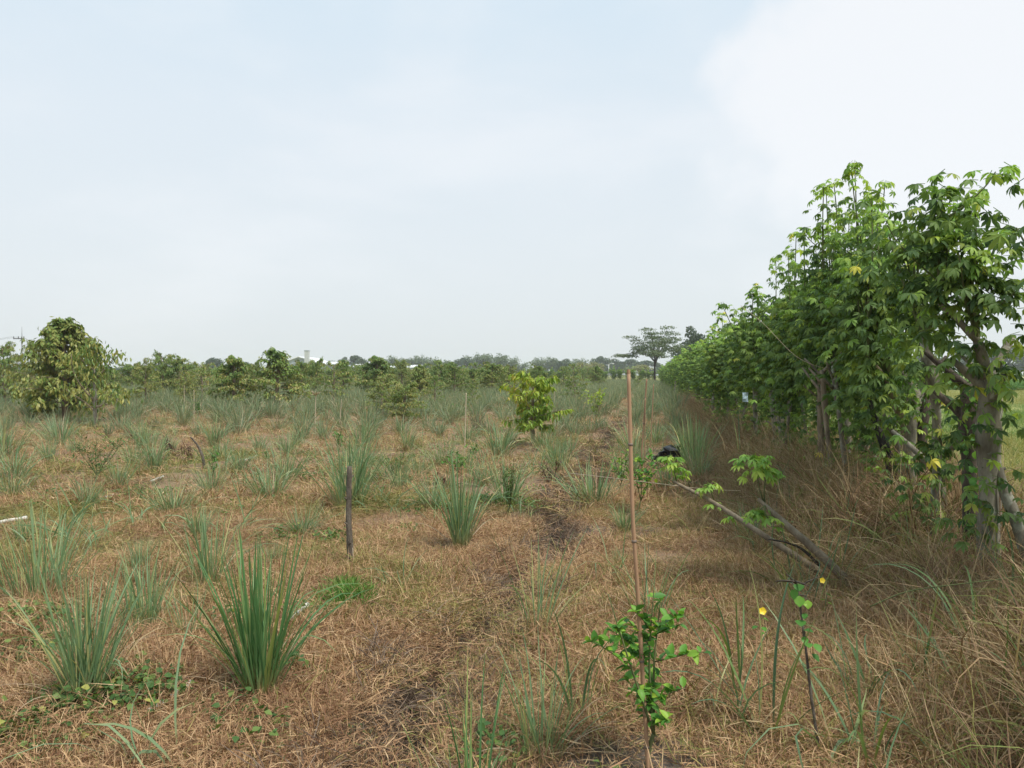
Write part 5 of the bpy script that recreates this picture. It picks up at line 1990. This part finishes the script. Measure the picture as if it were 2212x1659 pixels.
# weathered grey post
p = at(757, 1222)
s = p.y / F_PX
root, P = limb('wooden_post', 'weathered grey tree-stump post standing alone in the straw', 'post', [p - Vector((0, 0, .06)), p + Vector((-.005, 0, .2)), p + Vector((-.012, 0, .34)), p + Vector((-.006, 0, 215 * s))],
               [.026, .025, .022, .021, .019], M['post'], 12, .10, part='trunk')
for f, a, L_ in ((.96, 1.0, .03), (.5, 4.0, .02), (.3, 5.2, .018), (.75, 3.8, .016)):
    m = MB()
    b = Vector((-.01, 0, f * 215 * s))
    tube(m, [b, b + Vector((math.cos(a) * .022, math.sin(a) * .022, .006)), b + Vector((math.cos(a) * (.022 + L_), math.sin(a) * (.022 + L_), .02))], [.012, .008, .004], 6, .2)
    link('knot', m.mesh('knot', M['post']), root)
m = MB()
tube(m, [Vector((.028, -.012, 0)), Vector((.026, -.018, .1)), Vector((.022, -.02, .2))], [.003, .004, .002], 5)
link('bark_strip', m.mesh('bark_strip', M['bamboo_pale']), root)

# bent dark stick
p = at(441, 1012)
s = p.y / F_PX
limb('wooden_stick', 'bent dark bare stick rising out of weeds behind the lemongrass', 'stick', [p, p + Vector((-3 * s, 0, 25 * s)), p + Vector((-14 * s, 0, 50 * s)), p + Vector((-29 * s, 0, 68 * s))], [.024, .022, .016, .010], M['post'], 8)

# low tripod of dry twigs
p = at(545, 925)
t = thing('twig_tripod', 'low tripod of dry twigs standing in the straw', 'stick', p)
for a in (0.3, 2.4, 4.5):
    m = MB()
    tube(m, [(math.cos(a) * .25, math.sin(a) * .25, -.02), (0, 0, .45)], [.012, .008], 5)
    link('twig', m.mesh('twig', M['bark_brown']), t)

# white irrigation pipe pieces lying on the straw
PIPES = [((222, 1086), (264, 1070), 'straight white pipe piece lying beyond the weedy shrub', .016), ((0, 1139), (56, 1129), 'white pipe piece at the field edge, half behind lemongrass', .018),
         ((325, 1047), (352, 1036), 'thin white pipe piece showing between lemongrass tufts', .014), ((530, 1000), (556, 990), 'bright white pipe stub among green weeds', .016),
         ((372, 1525), (412, 1494), 'pale broken pipe piece beside the big vivid green clump', .0115), ((322, 1555), (352, 1536), 'short muddy pipe piece in line with the broken one', .010),
         ((632, 1352), (664, 1322), 'white pipe piece behind the vivid green clump', .013), ((668, 889), (710, 884), 'faint white pipe near the dry straw fan', .02), ((486, 878), (522, 869), 'white pipe streak under the olive trees', .02),
         ((560, 902), (610, 892), 'long pale pipe by the foot of the pointed olive tree', .02)]
for (a, b, label, r) in PIPES:
    A_, B_ = at(*a), at(*b)
    A_.z += r + .03
    B_.z += r + .03
    t = thing('white_pipe', label, 'pipe', A_, 0, 'white pipe pieces lying in the field')
    d = B_ - A_
    m = MB()
    tube(m, [Vector((0, 0, 0)), d * .33 + Vector((0, 0, .004)), d * .66, d], r, 10)
    link('pipe', m.mesh('pipe', M['pipe']), t)
    m = MB()
    u = d.normalized() * .02
    tube(m, [d - u * 1.4, d + u * .2], r * 1.18, 10)
    link('coupling', m.mesh('coupling', M['pipe']), t)


# leaning cut stems with new shoots
def sprout(parent, c, n, rad, young=True, scale=.9):
    for k in range(n):
        a = random.uniform(0, 6.28)
        q = c + Vector((math.cos(a) * rad * random.uniform(.2, 1), math.sin(a) * rad * random.uniform(.2, 1), random.uniform(-.5, .7) * rad))
        link('leaf', (PAL_YOUNG if (young or random.random() < .3) else PAL_MESH)[random.randrange(5)], parent, q, orient(a, random.gauss(-.1, .25), random.gauss(0, .2)), scale * random.uniform(.7, 1.1), tint=random.random() * .95)


random.seed(9)
D1 = 5.6
A1, A2, A3, A4 = atD(1455, 1040, D1 + .5), atD(1545, 1088, D1 + .3), atD(1640, 1150, D1), atD(1740, 1215, D1 - .2)
A4.z = min(A4.z, .25)
root, P = limb('cut_stem', 'long thin cut stem leaning over the straw, sprouting green at its tip', 'branch', [A4 + Vector((.35, -.05, -.22)), A4, A3, A2, A1], [.027, .025, .021, .017, .012], M['bark_brown'], 10, .06, 'cut hedge stems leaning out over the straw')
for (U, V, n, rad, dd) in ((1450, 1002, 14, .10, .5), (1478, 1022, 4, .06, .5), (1530, 1050, 8, .08, .35), (1548, 1085, 4, .05, .3), (1610, 1115, 2, .03, .1), (1575, 1120, 2, .03, .2)):
    c = atD(U, V, D1 + dd) - P[0]
    sprout(root, c, n, rad)
    m = MB()
    base = atD(min(1740, U + 12), {1450: 1042, 1478: 1052, 1530: 1080, 1548: 1090, 1610: 1132, 1575: 1110}[U], D1 + dd) - P[0]
    tube(m, [base, base.lerp(c, .6) + Vector((.005, 0, 0)), c + Vector((0, 0, .02))], [.004, .0025], 5)
    link('shoot', m.mesh('shoot', M['twig']), root)
D2 = 5.2
B1, B2, B3, B4 = atD(1638, 1078, D2 + .2), atD(1700, 1135, D2 + .1), atD(1790, 1215, D2), atD(1900, 1330, D2 - .1)
root, P = limb('cut_stem', 'thick pale cut stem leaning out with a broken end under yellow-green sprouts', 'branch', [B4, B3, B2, B1], [.033, .032, .028, .022, .012], M['bark_brown'], 12, .06, 'cut hedge stems leaning out over the straw')
for (U, V, n, rad, dd) in ((1632, 1010, 30, .13, .2), (1655, 1030, 12, .10, .2), (1640, 1108, 10, .08, .15), (1660, 1130, 5, .07, .1)):
    c = atD(U, V, D2 + dd) - P[0]
    sprout(root, c, n, rad, True, .85)
    m = MB()
    base = atD(1652, 1092, D2 + dd) - P[0]
    tube(m, [base, base.lerp(c, .5) + Vector((-.01, 0, 0)), c + Vector((0, 0, .03))], [.006, .003], 6)
    link('shoot', m.mesh('shoot', M['twig']), root)
m = MB()
tube(m, smooth_path([atD(1770, 1222, D2 + .05) - P[0], atD(1735, 1188, D2 + .06) - P[0], atD(1700, 1172, D2 + .05) - P[0], atD(1660, 1165, D2) - P[0]], 5), [.011, .008, .005], 7, .2)
link('split_bark', m.mesh('split_bark', M['bark_dark']), root)

# charred stem in the hedge, leaning prop stems
D3 = 6.9
root, P = limb('charred_stem', 'blackened leaning stem standing free before the fourth hedge tree', 'branch', [atD(1938, 1110, D3), atD(1925, 1010, D3), atD(1902, 940, D3), atD(1880, 880, D3), atD(1872, 820, D3 + .05), atD(1882, 760, D3 + .1)],
               [.040, .044, .036, .030, .022, .018], M['char'], 10, .16)
D4 = 4.4
root, P = limb('prop_stem', 'smooth leaning stem slanting away from the first hedge tree trunk', 'branch', [atD(2235, 1260, D4), atD(2205, 1150, D4 + .1), atD(2170, 1060, D4 + .15), atD(2150, 990, D4 + .2)], [.042, .038, .032, .022], M['bark'], 10, .06)
for (U0, V0, U1, V1, U2, V2, DD, r, mt, ti, label) in (
        (2130, 1330, 2133, 1100, 2138, 800, 4.6, .056, 'bark', 0, 'thickest straight grey trunk'),
        (2098, 1270, 2095, 1050, 2090, 830, 5.0, .048, 'bark_dark', 0, 'dark vine-wrapped trunk'),
        (2150, 1200, 2152, 960, 2150, 830, 5.2, .034, 'bark', 0, 'slim mottled trunk'),
        (2040, 1180, 2032, 1060, 2028, 985, 5.7, .042, 'bark', 1, 'short pale stub trunk'),
        (1975, 1150, 1965, 980, 1975, 830, 6.6, .048, 'bark', 2, 'stout mottled trunk'),
        (2000, 1150, 1992, 980, 1998, 820, 6.7, .045, 'bark_dark', 2, 'darker trunk of the pair'),
        (1812, 1060, 1790, 960, 1775, 800, 8.0, .027, 'bark_brown', 4, 'pale curved trunk'),
        (1838, 1050, 1815, 920, 1800, 790, 7.8, .025, 'bark', 3, 'straight pale trunk'),
        (1780, 1060, 1770, 960, 1782, 850, 8.8, .026, 'bark_brown', 4, 'shadowed trunk')):
    a, b, c = atD(U0, V0, DD), atD(U1, V1, DD), atD(U2, V2, DD)
    a.z = min(a.z, float(height(a.x, a.y)) - .05)
    par = NEAR_T[ti + 1]
    off = Vector(par.location)
    m = MB()
    P = [v - off for v in (a, b, c)]
    tube(m, smooth_path(P, 7), [r * 1.2, r, r * .95, r * .85, r * 1.25, r * .8], 12, .09, seed=int(U0))
    for k in range(3):
        e = path_from(P[2] - Vector((0, 0, .03 + .1 * k)), random.uniform(0, 6.28), .8, random.uniform(.2, .45), .1, 5)
        tube(m, e, [r * .7, r * .3], 8, .15)
    o = link('trunk', m.mesh('trunk', M[mt]), par)
    o['label'] = label
# heart-leaved vine on the dark stem
random.seed(31)
t = thing('climbing_vine', 'heart-leaved green vine climbing the dark stem at the hedge end', 'vine', atD(2098, 1240, 4.9))
base = Vector(t.location)
m = MB()
vp = [atD(2100 + 14 * math.sin(k * 1.1), 1240 - 32 * k, 4.86) - base for k in range(14)]
tube(m, smooth_path(vp, 3), [.004, .003], 5)
link('stem', m.mesh('stem', M['twig']), t)
HL = leaf_variants(4, .055, .05, M['citrus'], 4, (.2, .7), .12)
for k in range(75):
    q = vp[random.randrange(14)] + Vector((random.gauss(0, .035), -abs(random.gauss(.02, .02)), random.gauss(0, .03)))
    link('leaf', HL[random.randrange(4)], t, q, orient(-PI / 2 + random.gauss(0, .8), random.gauss(-.9, .3), random.gauss(0, .3)), random.uniform(.7, 1.1), tint=random.random() * .9)

# long horizontal reeds
for (pts, r, mt, label) in (([(1228, 1022, 7.6), (1300, 1030, 7.2), (1400, 1042, 6.8), (1520, 1056, 6.4), (1600, 1060, 6.3)], .0035, 'bamboo_pale', 'long dry reed stalk lying level across the bamboo stakes'),
                            ([(1600, 660, 6.9), (1650, 700, 6.8), (1720, 770, 6.7), (1790, 800, 6.6)], .0022, 'bamboo_pale', 'pale arching stalk crossing the upper hedge leaves'),
                            ([(1880, 1310, 3.9), (1960, 1278, 3.8), (2070, 1262, 3.7), (2212, 1245, 3.6), (2260, 1238, 3.6)], .004, 'twig', 'long green reed lying slanted across the front of the hedge foot')):
    P = [atD(*q) for q in pts]
    m = MB()
    tube(m, smooth_path([v - P[0] for v in P], 5), [r, r * .8, r * .5], 6)
    tag(link('reed_stalk', m.mesh('reed_stalk', M[mt]), None, P[0]), label, 'reed stalk')

random.seed(55)
for (U, V, Vt, label) in ((290, 962, 925, 'brown dead weed mound beyond the white-flowered straw'), (338, 932, 902, 'dark dry weed tuft before the small brownish tree'), (376, 992, 940, 'tall rust-brown dead weed beside the bent dark stick'),
                          (414, 998, 955, 'rust-brown dead weed right at the bent dark stick'), (505, 930, 898, 'brown dead tuft near the dry twig tripod'), (819, 902, 868, 'stiff brown dead tuft beside the little round trees'),
                          (1027, 938, 890, 'dark dead stalks by the skinny yellow sapling'), (1128, 905, 872, 'brown dead tuft close to the lime-leaved tree'), (950, 1062, 1015, 'brown dead weed low among mid-field lemongrass'),
                          (1190, 1062, 1015, 'brown dead tuft on the lip of the ditch')):
    p = at(U, V)
    h = (V - Vt) / F_PX * p.y
    t = thing('dead_weed', label.replace(' right at', ' close by'), 'dead weed', p, 0, 'dead brown weeds in the field')
    mb = MB()
    tm = MB()
    for k in range(9):
        P = path_from((random.gauss(0, .04), random.gauss(0, .04), 0), random.uniform(0, 6.28), random.uniform(.6, 1.4), h * random.uniform(.6, 1), .3, 5)
        tube(tm, P, [.006, .002], 4, cap=False)
        V_, F_, A_, kk = ribbons(np.array([tuple(q) for q in P[1:]]).repeat(5, 0), rng.uniform(0, 6.28, 25), rng.uniform(.3, 2.2, 25), h * rng.uniform(.15, .4, 25), .012, rng.uniform(0, 1, 25), 3)
        mb.add(V_, F_, np.repeat(rng.uniform(0, .6, 25), kk), A_)
    link('stalks', tm.mesh('stalks', M['bark_dark']), t)
    link('dry_leaves', mb.mesh('dry_leaves', M['deadleaf']), t, kind='stuff')

BROAD = [blade_mesh(1.0, tl, d, .022, M['broadblade'], tw, 10) for tl, d, tw in ((.1, .5, .3), (.25, 1.2, -.3), (.35, 1.7, .3), (.15, 2.0, -.2), (.5, 1.0, .4), (.3, .2, .2), (.75, .9, -.3))]
for (U, V, n, L_, label) in ((1655, 1600, 11, .62, 'long-bladed grass tuft between the citrus sapling and the dead brown stalk'), (1600, 1500, 7, .55, 'arching blue-green blades just past the citrus sapling leaves'),
                             (1880, 1655, 9, .55, 'broad green grass tuft beyond the dead brown stalk foot'), (1990, 1480, 8, .5, 'upright broad blades in the tangled straw below the hedge end'),
                             (1860, 1520, 6, .5, 'few yellow-green blades in the tangle beside the dead stalk'), (1250, 1560, 9, .6, 'arching pale blades reaching across the citrus sapling stem'),
                             (2110, 1420, 8, .6, 'tall green blades against the thickest grey trunk'), (2060, 1240, 7, .6, 'drooping green blades at the short pale stub trunk'),
                             (1870, 1110, 7, .6, 'long green blades beside the charred leaning stem'), (1720, 1090, 7, .65, 'long arching blades under the thick cut stem tip'), (1600, 1000, 9, .8, 'tall arching blades at the hedge foot behind the long cut stem'),
                             (2190, 1330, 8, .7, 'green blades at the foot of the leaning prop stem')):
    p = at(U, V)
    t = thing('grass_tuft', label, 'grass tuft', p, 0, 'broad-bladed wild grass tufts')
    for k in range(n):
        a = random.uniform(0, 6.28)
        link('blade', BROAD[random.randrange(7)], t, (.04 * math.cos(a), .04 * math.sin(a), 0), (random.gauss(0, .12), random.gauss(0, .12), a), L_ * random.uniform(.6, 1.2), tint=random.random() * .95)

# black rubbish heap beside the stakes
random.seed(17)
p = at(1440, 1012)
t = thing('rubbish_heap', 'heap of black plastic and charred husks at the foot of the bamboo stakes', 'rubbish', p)
for k, (dx, dz, sz, mt) in enumerate(((.08, .22, .15, 'black'), (-.10, .06, .15, 'char'), (.16, .10, .14, 'char'), (-.18, .0, .12, 'black'), (.02, -.02, .16, 'char'), (.20, .27, .09, 'bark_dark'), (-.02, .14, .12, 'char'))):
    m = MB()
    nu, nv = 10, 7
    g = np.random.default_rng(k)
    Vv = []
    for j in range(nv + 1):
        ph = j / nv * PI
        for i in range(nu):
            a = i / nu * 2 * PI
            rr = sz * .85 * (1 + .5 * g.uniform(-1, 1))
            Vv.append((dx + rr * math.sin(ph) * math.cos(a) * 1.3, rr * math.sin(ph) * math.sin(a), .06 + dz + rr * .62 * math.cos(ph)))
    Ff = [(j * nu + i, j * nu + (i + 1) % nu, (j + 1) * nu + (i + 1) % nu, (j + 1) * nu + i) for j in range(nv) for i in range(nu)]
    m.add(Vv, Ff)
    link('sheet' if mt == 'black' else 'husk', m.mesh('lump', M[mt], False), t)

# dead brown stalk with a forked head
D5 = at(1772, 1632).y
root, P = limb('dead_stalk', 'dark brown dead weed stalk with a tangled forked head, in front of the cut stems', 'stalk', [at(1772, 1640), atD(1752, 1500, D5), atD(1738, 1380, D5), atD(1720, 1255, D5)], [.0062, .0055, .005, .0042], M['post'], 8, .12)
for a in range(9):
    m = MB()
    b = P[-1] - P[0] + Vector((0, 0, random.uniform(-.06, 0)))
    tube(m, path_from(b, a * .7, random.uniform(-.2, .7), random.uniform(.05, .10), .2, 3), [.004, .002], 4)
    link('twig', m.mesh('twig', M['bark_dark']), root)
for k in range(12):
    f = random.uniform(.3, 1)
    q = (P[1] - P[0]).lerp(P[-1] - P[0], f) + Vector((random.uniform(-.01, .04), -.01, 0))
    link('leaf', HL[random.randrange(4)], root, q, orient(-PI / 2 + random.gauss(0, 1), random.gauss(-.5, .4), 0), random.uniform(.4, .8), tint=random.random() * .9)


# small flowers
def flower(U, V, D, label, mat, r=.017, petals=5):
    c = atD(U, V, D)
    g = ground(c.x + .03, D + .02)
    t = thing('flower', label, 'flower', g, 0, 'small wild flowers')
    m = MB()
    tube(m, smooth_path([Vector((0, 0, 0)), (c - g) * .6 + Vector((.01, 0, .01)), c - g], 4), [.0016, .001], 5)
    link('stem', m.mesh('stem', M['twig']), t)
    pm = MB()
    V_, F_, A_ = leaf_tpl(r, r * .95, 3, .2, -.5, .6)
    pm.add(V_, F_, 0, A_)
    me = pm.mesh('petal', M[mat])
    for k in range(petals):
        a = k * 2 * PI / petals
        e = Matrix.Rotation(-1.0, 3, 'X').to_4x4() @ Matrix.Rotation(a, 4, 'Z')
        o = link('petal', me, t, c - g)
        o.rotation_euler = (Matrix.Rotation(1.2, 4, 'X') @ Matrix.Rotation(a, 4, 'Z')).to_euler()
    for k in range(4):
        a = random.uniform(0, 6.28)
        q = (c - g) * random.uniform(.6, .95) + Vector((random.uniform(-.03, .03), 0, 0))
        link('leaf', HL[k], t, q, orient(a, -.3, 0), .6, tint=random.random() * .9)


flower(1647, 1320, 3.75, 'open yellow flower low over the straw, past the leafy citrus sapling', 'yellow', .020)
flower(1776, 1254, 4.2, 'yellow trumpet flower beside the head of the dead brown stalk', 'yellow', .017)
flower(346, 1095 + 5, 8.3, 'small white daisy-like flower beside the straight white pipe', 'white', .02)
flower(536, 1145, 7.4, 'tiny white flower behind the narrow lemongrass', 'white', .015)
flower(300, 1160, 7.2, 'single white blossom in the straw before the straight pipe', 'white', .02)

# pale packet caught in the hedge
c = atD(1610, 858, 11.6)
m = MB()
n_ = 5
Vv = [(x * .05, .012 * math.sin(x * 2 + z * 3), z * .07) for z in (-1, -.33, .33, 1) for x in (-.8, -.3, .3, .8)]
Ff = [(j * 4 + i, j * 4 + i + 1, j * 4 + 5 + i, j * 4 + 4 + i) for j in range(3) for i in range(3)]
m.add(Vv, Ff)
Vb = [(x, y + .006, z) for x, y, z in Vv]
m.add(Vb, [tuple(reversed(f)) for f in Ff])
edge = [0, 1, 2, 3, 7, 11, 15, 14, 13, 12, 8, 4]
m.add(Vv + Vb, [(edge[i], edge[(i + 1) % 12], edge[(i + 1) % 12] + 16, edge[i] + 16) for i in range(12)])
tag(link('plastic_packet', m.mesh('plastic_packet', M['label'], False), None, c), 'pale blue-white plastic packet caught in the hedge leaves', 'packet')
print('objects', len(scene.objects))

for o in scene.objects:
    l_ = o.get('label')
    if l_ and o.get('category') and len(l_.replace('-', ' ').split()) > 16:
        print('LONG', o.name, l_)
